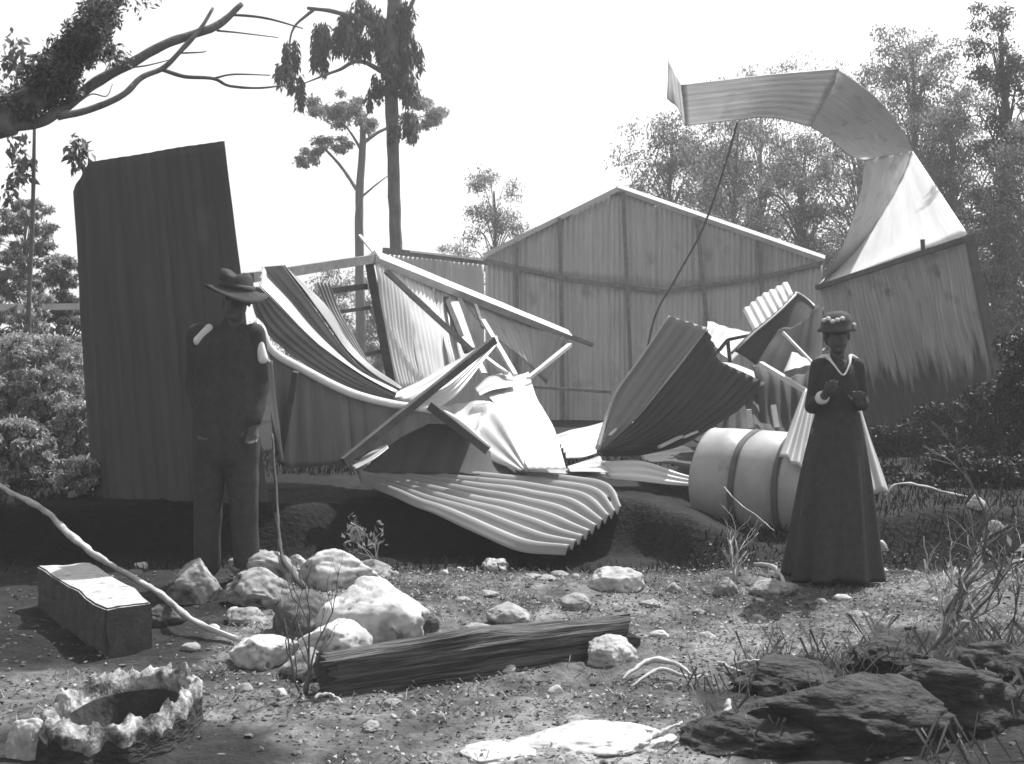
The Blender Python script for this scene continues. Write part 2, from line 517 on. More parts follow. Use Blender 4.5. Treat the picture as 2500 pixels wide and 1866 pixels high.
# right side wall, still upright
rw = empty('side_wall', P(2260, 1060, 17.2))
tag(rw, 'shaded corrugated side wall leaning below the curled white roof iron', 'wall')
tr = [(1996, 697, 19.0), (2180, 640, 17.5), (2362, 574, 16.0)]
br = [(2075, 1058, 18.6), (2270, 1075, 17.2), (2465, 1090, 15.6)]
for k in range(5):
    u0, u1 = k / 5, (k + 1) / 5
    xa, xb = 1996 + 366 * u0, 1996 + 366 * u1
    xc, xd = 2075 + 390 * u0, 2075 + 390 * u1
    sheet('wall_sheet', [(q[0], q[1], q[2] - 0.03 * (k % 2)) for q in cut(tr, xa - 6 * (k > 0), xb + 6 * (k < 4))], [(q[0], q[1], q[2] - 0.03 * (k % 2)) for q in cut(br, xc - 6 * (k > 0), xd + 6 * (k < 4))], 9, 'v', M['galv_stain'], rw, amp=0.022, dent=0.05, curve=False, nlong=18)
beam('top_plate', P(1994, 703, 18.92), P(2364, 582, 15.92), 0.06, 0.07, M['timber_dark'], rw)
beam('corner_post', P(2366, 575, 15.9), P(2470, 1095, 15.5), 0.10, 0.10, M['timber_dark'], rw)
beam('cleat', P(2252, 585, 16.85), P(2254, 622, 16.85), 0.05, 0.05, M['timber_dark'], rw)

# roof iron torn up and curled over
cu = empty('curled_roof_iron', P(2180, 640, 17.4))
tag(cu, 'roof iron peeled upward above the side wall and curled over like a wave', 'roof sheet')
fold = [(1998, 694, 18.97), (2090, 612, 20.6), (2150, 530, 21.7), (2200, 440, 22.8), (2228, 368, 23.6)]
_a, _b, _c = P(1998, 694, 18.97), P(2362, 571, 15.98), P(2228, 368, 23.6)
_n = (_b - _a).cross(_c - _a)
def on_plane(px, py):
    r1 = P(px, py, 1.0) - Vector((0, 0, CAMZ))
    k = (_a - Vector((0, 0, CAMZ))).dot(_n) / r1.dot(_n)
    return (px, py, k)
fold = [on_plane(q[0], q[1]) for q in fold]
sheet('lit_sheet', fold, [(1999, 695, 18.95), (2090, 667, 18.2), (2180, 637, 17.45), (2270, 606, 16.75), (2362, 571, 15.98)], 6, 'v', M['sheet_white'], cu, amp=0.002, dent=0.006, nlong=20)  # lit face coloured near-white, the same iron's underside darker
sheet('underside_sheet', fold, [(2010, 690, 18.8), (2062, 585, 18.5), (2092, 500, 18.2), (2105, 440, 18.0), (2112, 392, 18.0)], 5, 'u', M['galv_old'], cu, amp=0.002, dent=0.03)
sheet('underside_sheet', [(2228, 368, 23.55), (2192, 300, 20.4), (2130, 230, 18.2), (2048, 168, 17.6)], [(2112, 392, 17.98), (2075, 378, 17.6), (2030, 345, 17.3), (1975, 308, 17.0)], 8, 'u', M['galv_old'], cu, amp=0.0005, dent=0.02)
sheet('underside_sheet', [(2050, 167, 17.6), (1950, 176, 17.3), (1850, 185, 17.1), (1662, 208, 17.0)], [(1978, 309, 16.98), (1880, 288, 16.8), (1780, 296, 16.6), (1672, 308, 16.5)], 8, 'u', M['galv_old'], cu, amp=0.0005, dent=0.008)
sheet('torn_tip', [(1664, 208, 17.0), (1648, 180, 17.05), (1632, 146, 17.1)], [(1672, 308, 16.5), (1655, 262, 16.6), (1628, 242, 16.7)], 3, 'v', M['galv_old'], cu, amp=0.004, dent=0.02, curve=False)
v, f = tube_geo([P(1800, 300, 16.7), P(1765, 420, 16.9), P(1715, 560, 17.0), P(1650, 680, 17.0), P(1594, 790, 16.9), P(1560, 1000, 16.6)], [0.015] * 6, 6, 40)
tag(mesh_obj('bent_pole', v, f, M['timber_dark'], smooth=True), 'thin dark bent pole rising before the gable to the curled iron', 'pole')

# left side wall collapsing inward: post, plates, studs and sheets
lw = empty('collapsed_wall_frame', P(950, 1010, 12.8))
tag(lw, 'collapsed wall frame with pale sloping top plate and hanging iron', 'wall frame')
beam('top_plate', P(913, 628, 13.0), P(1386, 818, 18.6), 0.10, 0.12, M['paint_white'], lw, roll=math.radians(38))
beam('wall_plate', P(1340, 803, 18.3), P(1446, 842, 19.0), 0.05, 0.06, M['timber'], lw)
beam('tie_beam', P(612, 678, 10.9), P(912, 632, 13.02), 0.07, 0.09, M['timber'], lw)
beam('corner_post', P(901, 640, 13.0), P(962, 965, 12.7), 0.085, 0.085, M['timber_dark'], lw)
beam('girt', P(797, 712, 12.3), P(893, 700, 12.96), 0.05, 0.06, M['timber_dark'], lw)
beam('girt', P(826, 762, 12.4), P(901, 752, 12.9), 0.035, 0.04, M['timber_dark'], lw)
beam('girt', P(850, 872, 12.4), P(930, 858, 12.8), 0.035, 0.04, M['timber_dark'], lw)
beam('stud', P(783, 690, 12.2), P(885, 900, 12.3), 0.06, 0.05, M['timber'], lw)
tr = [(915, 642, 12.98), (1010, 680, 13.9), (1120, 722, 15.1), (1240, 768, 16.6), (1386, 825, 18.5)]
br = [(970, 955, 12.7), (1060, 948, 13.3), (1140, 930, 14.2), (1250, 935, 15.8), (1400, 930, 17.9)]
cols_t, cols_b = [915, 985, 1060], [970, 1030, 1100]
for k in range(2):
    sheet('wall_sheet', cut(tr, cols_t[k], cols_t[k + 1]), cut(br, cols_b[k], cols_b[k + 1]), 8, 'v', M['galv'], lw, amp=0.013, dent=0.03, curve=False, nlong=16)
sheet('wall_sheet', cut(tr, 1062, 1120), [(1105, 935, 13.6), (1150, 930, 13.95)], 7, 'v', M['galv_pale'], lw, amp=0.012, dent=0.03, curve=False, nlong=16)
sheet('hanging_sheet', cut(tr, 1124, 1250), [(1180, 800, 15.75), (1290, 890, 17.1)], 8, 'v', M['galv'], lw, amp=0.006, dent=0.03, curve=False, nlong=12)
sheet('hanging_sheet', cut(tr, 1250, 1384), [(1290, 890, 17.15), (1335, 940, 18.3)], 8, 'v', M['galv'], lw, amp=0.006, dent=0.03, curve=False, nlong=10)
beam('stud', P(1088, 728, 14.6), P(1140, 860, 13.9), 0.06, 0.05, M['timber_dark'], lw)
beam('brace', P(942, 662, 12.9), P(1152, 858, 13.7), 0.05, 0.05, M['timber'], lw)
beam('board', P(1108, 738, 14.7), P(1148, 850, 13.9), 0.11, 0.02, M['timber_pale'], lw)
beam('board', P(1160, 868, 13.8), P(1182, 912, 13.7), 0.09, 0.02, M['timber_pale'], lw)
beam('stud', P(1160, 745, 15.2), P(1180, 800, 14.9), 0.04, 0.04, M['timber'], lw)
tag(beam('fallen_batten', P(878, 575, 13.6), P(925, 632, 13.0), 0.03, 0.02, M['timber_pale']), 'short pale batten sticking up at the collapsed frame corner', 'batten')

# tall dark wall remnant behind the man
dw = empty('iron_wall_remnant', P(400, 1290, 8.5))
tag(dw, 'tall dark iron wall remnant with a bent corner behind the hatted man', 'wall')
top = [(214, 397, 8.9), (330, 378, 8.8), (440, 360, 8.7), (547, 344, 8.6)]
bot = [(272, 1330, 8.7), (400, 1335, 8.6), (540, 1340, 8.5), (668, 1340, 8.4)]
cts = [214, 298, 381, 464, 547]
cbs = [272, 371, 470, 569, 668]
for k in range(4):
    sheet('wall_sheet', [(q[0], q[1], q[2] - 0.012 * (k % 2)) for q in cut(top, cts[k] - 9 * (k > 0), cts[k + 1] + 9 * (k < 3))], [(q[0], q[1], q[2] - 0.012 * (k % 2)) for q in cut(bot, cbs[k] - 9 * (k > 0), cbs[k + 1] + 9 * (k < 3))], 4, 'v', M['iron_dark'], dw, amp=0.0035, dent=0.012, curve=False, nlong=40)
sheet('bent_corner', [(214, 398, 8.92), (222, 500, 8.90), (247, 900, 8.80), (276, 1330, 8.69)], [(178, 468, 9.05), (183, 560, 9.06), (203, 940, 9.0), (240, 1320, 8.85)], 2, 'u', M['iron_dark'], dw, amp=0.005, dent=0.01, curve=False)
for (x0, x1) in ((250, 300), (520, 630)):
    beam('stud', P(x0, 420, 8.98), P(x1, 1325, 8.78), 0.07, 0.06, M['timber_dark'], dw)
beam('girt', P(215, 700, 9.05), P(585, 690, 8.80), 0.06, 0.05, M['timber_dark'], dw)

def loose(label, A, B, n, ax, mat, **k):
    o = sheet('corrugated_sheet', A, B, n, ax, M[mat], **k)
    return tag(o, label, 'iron sheet', 'loose sheets of the wreck')

# long folded sheets running down from the dark remnant
R0 = [(606, 700, 9.30), (640, 800, 9.16), (750, 893, 9.10), (850, 945, 9.10), (955, 978, 9.1)]
R1 = [(634, 700, 9.24), (700, 765, 9.14), (780, 842, 9.06), (870, 915, 9.02), (965, 966, 9.0)]
R2 = [(640, 652, 9.95), (720, 745, 9.85), (800, 838, 9.75), (880, 906, 9.6), (970, 958, 9.3)]
R3 = [(692, 648, 9.85), (762, 742, 9.75), (832, 842, 9.70), (892, 905, 9.55), (975, 953, 9.25)]
R4 = [(700, 655, 10.6), (790, 742, 10.5), (850, 840, 10.3), (905, 900, 10.0), (980, 950, 9.5)]
fs = empty('folded_sheets', P(790, 960, 9.2))
tag(fs, 'long folded iron sheets with bright ridges sloping down from the dark remnant', 'iron sheet')
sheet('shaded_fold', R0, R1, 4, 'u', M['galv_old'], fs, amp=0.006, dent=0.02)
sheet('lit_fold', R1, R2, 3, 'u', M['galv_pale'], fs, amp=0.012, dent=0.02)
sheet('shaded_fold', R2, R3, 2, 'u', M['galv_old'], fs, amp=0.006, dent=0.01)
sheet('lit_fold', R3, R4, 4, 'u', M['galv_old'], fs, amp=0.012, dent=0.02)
loose('narrow grey iron sheet leaning inside the frame beside the long folds', [(770, 690, 11.4), (800, 760, 11.3), (860, 860, 11.0), (905, 920, 10.6)], [(805, 690, 11.5), (830, 765, 11.4), (880, 855, 11.1), (920, 915, 10.7)], 4, 'u', 'galv_old')

# fallen wall section with a pale rim
fw = empty('fallen_wall_section', P(800, 1150, 8.9))
tag(fw, 'fallen wall section with curved pale rim and one dark stud beside the man', 'wall section')
ftop = [(640, 800, 8.62), (664, 858, 8.62), (740, 905, 8.7), (850, 960, 8.8), (950, 988, 8.9), (1060, 1006, 9.0), (1120, 1032, 9.05)]
fbot = [(668, 1060, 8.72), (685, 1135, 8.80), (760, 1140, 8.85), (860, 1128, 8.9), (960, 1078, 8.95), (1060, 1030, 9.02), (1122, 1040, 9.06)]
sheet('wall_sheet', ftop[:4], fbot[:4], 6, 'v', M['galv_old'], fw, amp=0.008, dent=0.03, nlong=16)
sheet('wall_sheet', ftop[3:], fbot[3:], 7, 'v', M['galv_old'], fw, amp=0.008, dent=0.02, nlong=16)
v, f = tube_geo([P(x, y - 3, d - 0.02) for x, y, d in ftop] + [P(1195, 1095, 9.1)], [0.012, 0.02, 0.022, 0.022, 0.02, 0.018, 0.016, 0.012], 8, 50, squash=1.6)
mesh_obj('rim', v, f, M['timber_pale'], fw, smooth=True)
beam('stud', P(722, 908, 8.60), P(684, 1110, 8.72), 0.04, 0.04, M['timber_dark'], fw)
sheet('curled_edge', [(628, 775, 8.75), (645, 795, 8.8), (664, 850, 8.85)], [(632, 838, 8.45), (638, 872, 8.45), (660, 885, 8.5)], 1, 'v', M['galv_pale'], fw, amp=0.004, dent=0.01)
sheet('ragged_edge', [(645, 880, 8.52), (664, 1000, 8.56), (688, 1120, 8.62)], [(662, 880, 8.55), (680, 1000, 8.60), (690, 1130, 8.64)], 1, 'u', M['galv_pale'], fw, amp=0.012, dent=0.05)

# fan of sheets in the middle
loose('tapered iron sheet rising to a point above the fallen section', [(945, 968, 9.15), (1050, 915, 9.9), (1130, 872, 10.5), (1214, 820, 10.9)], [(990, 984, 9.02), (1090, 940, 9.2), (1150, 890, 9.7), (1214, 828, 10.5)], 3, 'u', 'galv_pale', amp=0.012)
loose('grey iron strip folded under the tapered pointed sheet', [(988, 986, 9.03), (1090, 942, 9.22), (1150, 893, 9.72), (1214, 830, 10.5)], [(1046, 1012, 9.14), (1120, 962, 9.4), (1165, 905, 9.8), (1214, 838, 10.5)], 3, 'u', 'galv', amp=0.009)
tag(beam('rafter', P(1206, 830, 9.5), P(838, 1128, 8.45), 0.045, 0.055, M['timber_dark']), 'dark broken rafter lying across the fallen wall section', 'rafter')
tag(beam('rafter', P(1050, 990, 8.95), P(1190, 1100, 8.8), 0.04, 0.06, M['timber_dark']), 'short dark rafter beside the white upright sheet', 'rafter')
loose('dark crumpled sheet under the crossing rafters', [(960, 1080, 9.2), (1060, 1036, 9.3), (1160, 1082, 9.35), (1282, 1142, 9.3)], [(880, 1152, 9.0), (1000, 1156, 9.05), (1150, 1156, 9.1), (1286, 1156, 9.15)], 6, 'v', 'iron_dark', amp=0.008, dent=0.03)  # dark sheet stands in for shade below the rafters
loose('small bright iron scrap at the foot of the broken rafter', [(858, 1136, 8.5), (900, 1104, 8.75), (944, 1082, 8.95)], [(866, 1142, 8.35), (912, 1118, 8.45), (948, 1092, 8.6)], 2, 'u', 'galv_pale', amp=0.006)
loose('pale triangular scrap leaning against the white sheet', [(1057, 996, 9.6), (1120, 986, 9.9), (1184, 979, 10.1)], [(1075, 1008, 9.1), (1125, 1045, 9.0), (1155, 1075, 9.0)], 3, 'v', 'galv_pale', amp=0.005)
loose('shaded grey scrap beside the left edge of the white sheet', [(1156, 985, 9.6), (1206, 984, 9.95), (1245, 1050, 9.5), (1288, 1144, 9.05)], [(1120, 1050, 9.45), (1140, 1090, 9.5), (1190, 1120, 9.3), (1270, 1150, 9.06)], 3, 'u', 'galv', amp=0.005)
loose('brilliant white iron sheet with curved top in the middle of the wreck', [(1163, 951, 10.9), (1206, 983, 10.4), (1240, 1040, 9.8), (1288, 1144, 9.0)], [(1290, 908, 11.4), (1312, 976, 10.6), (1351, 1045, 9.9), (1382, 1144, 9.0)], 5, 'u', 'sheet_white', amp=0.0015, dent=0.015)
loose('ragged pale flap on the curved top of the white sheet', [(1158, 948, 10.7), (1195, 918, 11.1), (1250, 905, 11.4)], [(1170, 965, 10.4), (1206, 950, 10.6), (1260, 940, 10.8)], 2, 'u', 'galv_pale', amp=0.006)
for a, b, lab in (((1178, 782, 11.6), (1258, 916, 11.0), 'longest pale stick standing on the white sheet'), ((1392, 842, 11.6), (1290, 924, 11.0), 'pale stick slanting right from the top of the white sheet'), ((1178, 868, 11.5), (1236, 912, 11.1), 'shortest pale stick behind the white sheet, leaning left')):
    tag(beam('batten', P(*a), P(*b), 0.045, 0.03, M['timber_pale']), lab, 'batten', 'pale battens at the white sheet')
tag(beam('batten', P(1300, 945, 12.2), P(1490, 958, 12.6), 0.05, 0.03, M['timber']), 'horizontal grey batten behind the white sheet', 'batten')

loose('striped corrugated sheet with bright ridges lying on the dark bank', [(868, 1136, 9.3), (1000, 1140, 9.35), (1200, 1147, 9.3), (1400, 1163, 9.15), (1492, 1182, 8.95), (1522, 1240, 8.55)], [(882, 1168, 8.85), (965, 1208, 8.55), (1063, 1252, 8.25), (1180, 1302, 8.0), (1276, 1340, 7.86), (1380, 1350, 7.82)], 9, 'u', 'galv_strip', amp=0.027, dent=0.02, nlong=44)
loose('narrow pale strip lying along the top of the striped sheet', [(1000, 1134, 9.7), (1200, 1140, 9.7), (1400, 1146, 9.65), (1490, 1156, 9.6)], [(1000, 1138, 9.42), (1200, 1144, 9.4), (1400, 1158, 9.35), (1492, 1166, 9.3)], 1, 'u', 'galv_pale', amp=0.004, dent=0.01)
loose('pale ribbed fragment between white sheet and dark fan', [(1355, 1062, 10.4), (1410, 1045, 10.8), (1478, 1028, 11.0)], [(1382, 1118, 9.6), (1420, 1116, 9.7), (1456, 1104, 9.8)], 5, 'u', 'galv_pale', amp=0.014, dent=0.02)
loose('small white scrap at the foot of the dark fan', [(1385, 1140, 9.5), (1425, 1124, 9.8), (1462, 1112, 9.9)], [(1390, 1150, 9.2), (1430, 1150, 9.2), (1490, 1152, 9.2)], 3, 'u', 'galv_pale', amp=0.008)

# dark fan on the right
ff = empty('fanned_sheets', P(1530, 1130, 9.6))
tag(ff, 'dark fanned iron sheets spreading up from a point, bright left edge', 'iron sheet')
g0 = [(1636, 772, 9.75), (1560, 882, 9.72), (1508, 955, 9.68), (1484, 1012, 9.6), (1460, 1096, 9.4)]
g1 = [(1726, 800, 9.80), (1655, 890, 9.76), (1590, 975, 9.70), (1530, 1045, 9.6), (1466, 1102, 9.40)]
g2 = [(1752, 880, 9.98), (1700, 955, 9.92), (1620, 1035, 9.80), (1550, 1080, 9.66), (1472, 1108, 9.44)]
g3 = [(1868, 935, 10.2), (1790, 1010, 10.1), (1680, 1080, 9.95), (1580, 1110, 9.74), (1480, 1114, 9.46)]
sheet('fan_sheet', g0, g1, 4, 'u', M['galv_old'], ff, amp=0.006, dent=0.03)
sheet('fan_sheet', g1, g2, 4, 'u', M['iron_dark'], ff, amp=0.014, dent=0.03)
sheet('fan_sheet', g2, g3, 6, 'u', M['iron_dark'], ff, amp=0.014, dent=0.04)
v, f = tube_geo([P(x - 1, y, d - 0.01) for x, y, d in g0], [0.008, 0.009, 0.011, 0.014, 0.02], 6, 40)
mesh_obj('bright_edge', v, f, M['galv_pale'], ff, smooth=True)
loose('flat dull iron sheet pointing right below the fan', [(1466, 1122, 9.5), (1570, 1126, 9.45), (1667, 1157, 9.3), (1768, 1182, 9.15)], [(1484, 1166, 9.35), (1580, 1176, 9.28), (1670, 1184, 9.2), (1768, 1190, 9.12)], 3, 'u', 'galv', amp=0.005, dent=0.02)
loose('white curved iron strip above the dark fan', [(1735, 884, 11.6), (1785, 886, 11.7), (1830, 902, 11.7), (1876, 926, 11.6)], [(1735, 892, 11.0), (1775, 898, 10.9), (1815, 918, 10.8), (1848, 942, 10.7)], 2, 'u', 'galv_pale', amp=0.004, dent=0.01)
loose('white torn scrap above the curved strip', [(1728, 783, 13.8), (1790, 800, 14.2), (1862, 812, 14.4)], [(1724, 816, 12.6), (1760, 858, 12.2), (1785, 882, 12.1)], 4, 'v', 'galv_pale', amp=0.005, dent=0.03)
loose('small white triangular scrap beside the woman', [(1934, 858, 10.4), (1955, 868, 10.4), (1980, 884, 10.4)], [(1912, 908, 9.6), (1935, 902, 9.6), (1980, 890, 9.9)], 2, 'v', 'galv_pale', amp=0.004)
loose('grey ribbed scrap leaning against the right end of the gable', [(1812, 758, 16.8), (1865, 722, 17.0), (1922, 688, 17.2)], [(1850, 830, 15.6), (1900, 780, 15.9), (1938, 722, 16.2)], 7, 'v', 'galv', amp=0.012, dent=0.03)
# dark half-round ridge capping
ax_pts = catmull([P(1966, 735, 11.5), P(1938, 782, 11.3), P(1892, 840, 11.1), P(1835, 900, 10.9)], 24)
Vv, Uv = [], []
for i, c in enumerate(ax_pts):
    r = 0.11 + 0.11 * min(1, i / 16)
    for k in range(13):
        an = math.pi * k / 12
        off_ = Vector((0.80, 0, -0.55)) * (math.cos(an) * r) + Vector((0, 0.85, 0.40)) * (math.sin(an) * r)
        Vv.append(tuple(Vector(c) + off_))
        Uv.append((i * 0.05, k * 0.04))
fc = [(i * 13 + k, i * 13 + k + 1, (i + 1) * 13 + k + 1, (i + 1) * 13 + k) for i in range(23) for k in range(12)]
o = mesh_obj('ridge_capping', Vv, fc, M['iron_dark'], smooth=True, uvs=Uv)
md = o.modifiers.new('thickness', 'SOLIDIFY'); md.thickness = 0.008
rimp = [Vv[k] for k in range(13)]
v, f = tube_geo(rimp, [0.014] * 13, 6)
mesh_obj('rim', v, f, M['galv_pale'], o, smooth=True)  # pale edge tube: light caught by the rim put into colour
v, f = tube_geo([Vv[i * 13 + 12] for i in range(0, 24, 3)], [0.011] * 8, 6)
mesh_obj('rim', v, f, M['galv_pale'], o, smooth=True)
tag(o, 'dark half-round bent iron with a bright rim left of the woman', 'iron sheet')
loose('dark ragged iron plate behind the woman, below the half-round iron', [(1900, 800, 11.2), (1950, 790, 11.2), (1998, 745, 11.3)], [(1840, 900, 10.9), (1920, 935, 10.8), (1985, 960, 10.7)], 4, 'v', 'iron_dark', amp=0.008, dent=0.04)
tag(beam('pole', P(1858, 888, 10.6), P(1962, 952, 9.9), 0.04, 0.035, M['timber_pale']), 'pale pole slanting down to the woman at elbow height', 'pole')
tag(beam('pole', P(1912, 812, 10.8), P(1985, 888, 10.5), 0.022, 0.022, M['timber_pale']), 'thin pale rod behind the woman at shoulder height', 'pole')
hf = MB()
for a, b in (((1750, 862, 12.0), (1777, 830, 12.0)), ((1777, 830, 12.0), (1856, 814, 12.0)), ((1777, 830, 12.0), (1782, 884, 11.95))):
    hf.add(*beam_geo(P(*a), P(*b), 0.03, 0.03))
tag(hf.build('bracket', M['timber_dark']), 'small dark three-armed bracket before the white torn scrap', 'bracket')
for i, (a, b, w_) in enumerate((((1488, 1063, 9.5), (1533, 1020, 9.75), .016), ((1544, 1032, 9.7), (1635, 1001, 10.0), .012), ((1609, 1092, 9.7), (1664, 1066, 9.9), .03), ((1669, 1068, 9.9), (1702, 1053, 10.0), .026), ((1668, 990, 10.3), (1688, 983, 10.4), .022), ((1748, 994, 10.3), (1797, 948, 10.6), .028), ((1828, 1000, 10.2), (1832, 1044, 10.2), .04), ((1888, 990, 10.3), (1896, 1045, 10.2), .04))):
    tag(beam('splinter', P(*a), P(*b), w_, w_ * 0.7, M['timber_pale'], nseg=3), 'pale wood splinter lodged in the dark fanned sheets' if i < 6 else 'short pale stub standing behind the drum', 'splinter', 'splinters in the fanned sheets' if i < 6 else 'stubs behind the drum')

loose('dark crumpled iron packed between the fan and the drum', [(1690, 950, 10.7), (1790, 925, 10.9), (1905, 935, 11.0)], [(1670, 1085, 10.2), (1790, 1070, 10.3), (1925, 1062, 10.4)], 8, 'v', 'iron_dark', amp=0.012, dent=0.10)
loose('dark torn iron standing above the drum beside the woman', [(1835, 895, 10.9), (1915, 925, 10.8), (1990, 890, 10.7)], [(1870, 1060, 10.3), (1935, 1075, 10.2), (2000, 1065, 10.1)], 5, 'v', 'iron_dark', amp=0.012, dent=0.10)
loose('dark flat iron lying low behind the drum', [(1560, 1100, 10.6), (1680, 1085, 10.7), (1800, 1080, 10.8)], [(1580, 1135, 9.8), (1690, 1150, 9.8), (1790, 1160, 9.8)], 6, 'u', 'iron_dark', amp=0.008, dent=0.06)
# ribbed pale sheet behind the woman
loose('pale pleated iron sheet standing behind the woman\'s skirt', [(1960, 955, 9.0), (2040, 940, 9.0), (2098, 968, 9.0)], [(1905, 1110, 8.5), (2040, 1200, 8.4), (2172, 1205, 8.4)], 9, 'v', 'galv_pale', amp=0.016, dent=0.02, nlong=20)

# steel drum lying on its side
def drum(c, axis, R, L):
    axis = Vector(axis).normalized()
    s = axis.orthogonal().normalized()
    t = axis.cross(s)
    e = empty('steel_drum', c - Vector((0, 0, R)))
    tag(e, 'pale steel drum with two dark hoops lying on its side', 'drum')
    prof = [(-L / 2, R * 0.94), (-L / 2, R * 1.0), (-L / 2 + 0.012, R * 1.012), (-L / 2 + 0.025, R)]
    for h in (-L / 6, L / 6):
        prof += [(h - 0.24 * L + 0.08, R * 1.035), (h - 0.05, R * 1.03), (h - 0.03, R * 0.985), (h + 0.03, R * 0.985), (h + 0.05, R * 1.03)]
    prof += [(L / 2 - 0.08, R * 1.035)]
    prof += [(L / 2 - 0.025, R), (L / 2 - 0.012, R * 1.012), (L / 2, R * 1.0), (L / 2, R * 0.94)]
    n = 40
    def ring(pr):
        V, Fc = [], []
        for (a, r) in pr:
            for k in range(n):
                an = 2 * math.pi * k / n
                dn = 1 + 0.045 * mnoise.noise((a * 5, math.cos(an) * 1.5, math.sin(an) * 1.5))
                V.append(c + axis * a + (s * math.cos(an) + t * math.sin(an)) * (r * dn))
        for i in range(len(pr) - 1):
            for k in range(n):
                k2 = (k + 1) % n
                Fc.append((i * n + k, i * n + k2, (i + 1) * n + k2, (i + 1) * n + k))
        return V, Fc
    v, f = ring(prof)
    mesh_obj('shell', v, f, M['drum'], e, smooth=True)
    for h in (-L / 6, L / 6):
        pr = [(h - 0.024, R * 0.995), (h - 0.016, R * 1.04), (h + 0.016, R * 1.04), (h + 0.024, R * 0.995)]
        v, f = ring(pr)
        mesh_obj('hoop', v, f, M['drum_hoop'], e, smooth=True)
    for sg in (-1, 1):
        V = [c + axis * (sg * (L / 2 - 0.015)) + (s * math.cos(2 * math.pi * k / n) + t * math.sin(2 * math.pi * k / n)) * (R * 0.96) for k in range(n)]
        mesh_obj('drum_head', V, [tuple(range(n)) if sg > 0 else tuple(range(n - 1, -1, -1))], M['drum'], e)
drum(P(1892, 1186, 9.0), (0.80, -0.60, -0.02), 0.385, 1.0)

def caps_geo(p0, r0, p1, r1, sides=16, rings=5, flat=1.0):
    p0, p1 = Vector(p0), Vector(p1)
    t = (p1 - p0)
    L = t.length
    t = t.normalized() if L > 1e-6 else Vector((0, 0, 1))
    s = t.cross(Vector((0, 1, 0)))
    s = s.normalized() if s.length > 1e-3 else Vector((1, 0, 0))
    u = s.cross(t).normalized()
    rows = []
    for i in range(rings + 1):
        a = -math.pi / 2 + (math.pi / 2) * i / rings
        rows.append((p0 + t * (math.sin(a) * r0), max(1e-4, math.cos(a) * r0)))
    for i in range(rings + 1):
        a = (math.pi / 2) * i / rings
        rows.append((p1 + t * (math.sin(a) * r1), max(1e-4, math.cos(a) * r1)))
    V, Fc = [], []
    for c, r in rows:
        for k in range(sides):
            an = 2 * math.pi * k / sides
            V.append(c + s * (math.cos(an) * r) + u * (math.sin(an) * r * flat))
    for i in range(len(rows) - 1):
        for k in range(sides):
            k2 = (k + 1) % sides
            Fc.append((i * sides + k, i * sides + k2, (i + 1) * sides + k2, (i + 1) * sides + k))
    Fc.append(tuple(range(sides - 1, -1, -1)))
    Fc.append(tuple((len(rows) - 1) * sides + k for k in range(sides)))
    return V, Fc

def ell_geo(c, r, nu=20, nv=14):
    V, Fc = [], []
    for i in range(nv + 1):
        a = -math.pi / 2 + math.pi * i / nv
        for k in range(nu):
            an = 2 * math.pi * k / nu
            q = max(0.01, math.cos(a))
            V.append((c[0] + r[0] * q * math.cos(an), c[1] + r[1] * q * math.sin(an), c[2] + r[2] * math.sin(a)))
    for i in range(nv):
        for k in range(nu):
            k2 = (k + 1) % nu
            Fc.append((i * nu + k, i * nu + k2, (i + 1) * nu + k2, (i + 1) * nu + k))
    Fc.append(tuple(range(nu - 1, -1, -1)))
    Fc.append(tuple(nv * nu + k for k in range(nu)))
    return V, Fc

def fused(name, geos, voxel, mat, parent=None, origin=None, smooth_it=4, wrinkle=0.0, off=(0, 0, 0)):
    """one continuous surface from overlapping tapered limbs"""
    mb = MB()
    for g in geos:
        mb.add(*g)
    me = bpy.data.meshes.new('tmp')
    me.from_pydata([tuple(v) for v in mb.v], [], mb.f)
    o = bpy.data.objects.new('tmp', me)
    C.objects.link(o)
    md = o.modifiers.new('r', 'REMESH')
    md.mode = 'VOXEL'
    md.voxel_size = voxel
    ms = o.modifiers.new('s', 'SMOOTH')
    ms.factor = 0.5
    ms.iterations = smooth_it
    dg = bpy.context.evaluated_depsgraph_get()
    ev = o.evaluated_get(dg).to_mesh()
    V = np.empty(len(ev.vertices) * 3)
    ev.vertices.foreach_get('co', V)
    V = V.reshape(-1, 3)
    Nn = np.empty(len(ev.vertices) * 3)
    ev.vertices.foreach_get('normal', Nn)
    Nn = Nn.reshape(-1, 3)
    fc = [tuple(p.vertices) for p in ev.polygons]
    o.evaluated_get(dg).to_mesh_clear()
    bpy.data.objects.remove(o)
    bpy.data.meshes.remove(me)
    if wrinkle:
        for i in range(len(V)):
            x, y, z = V[i]
            V[i] += Nn[i] * wrinkle * (mnoise.noise((x * 14 + 3, y * 14, z * 5)) + 0.6 * mnoise.noise((x * 5, y * 5, z * 13)))
    V = V + np.array(off)
    return mesh_obj(name, V, fc, mat, parent, smooth=True, origin=origin)

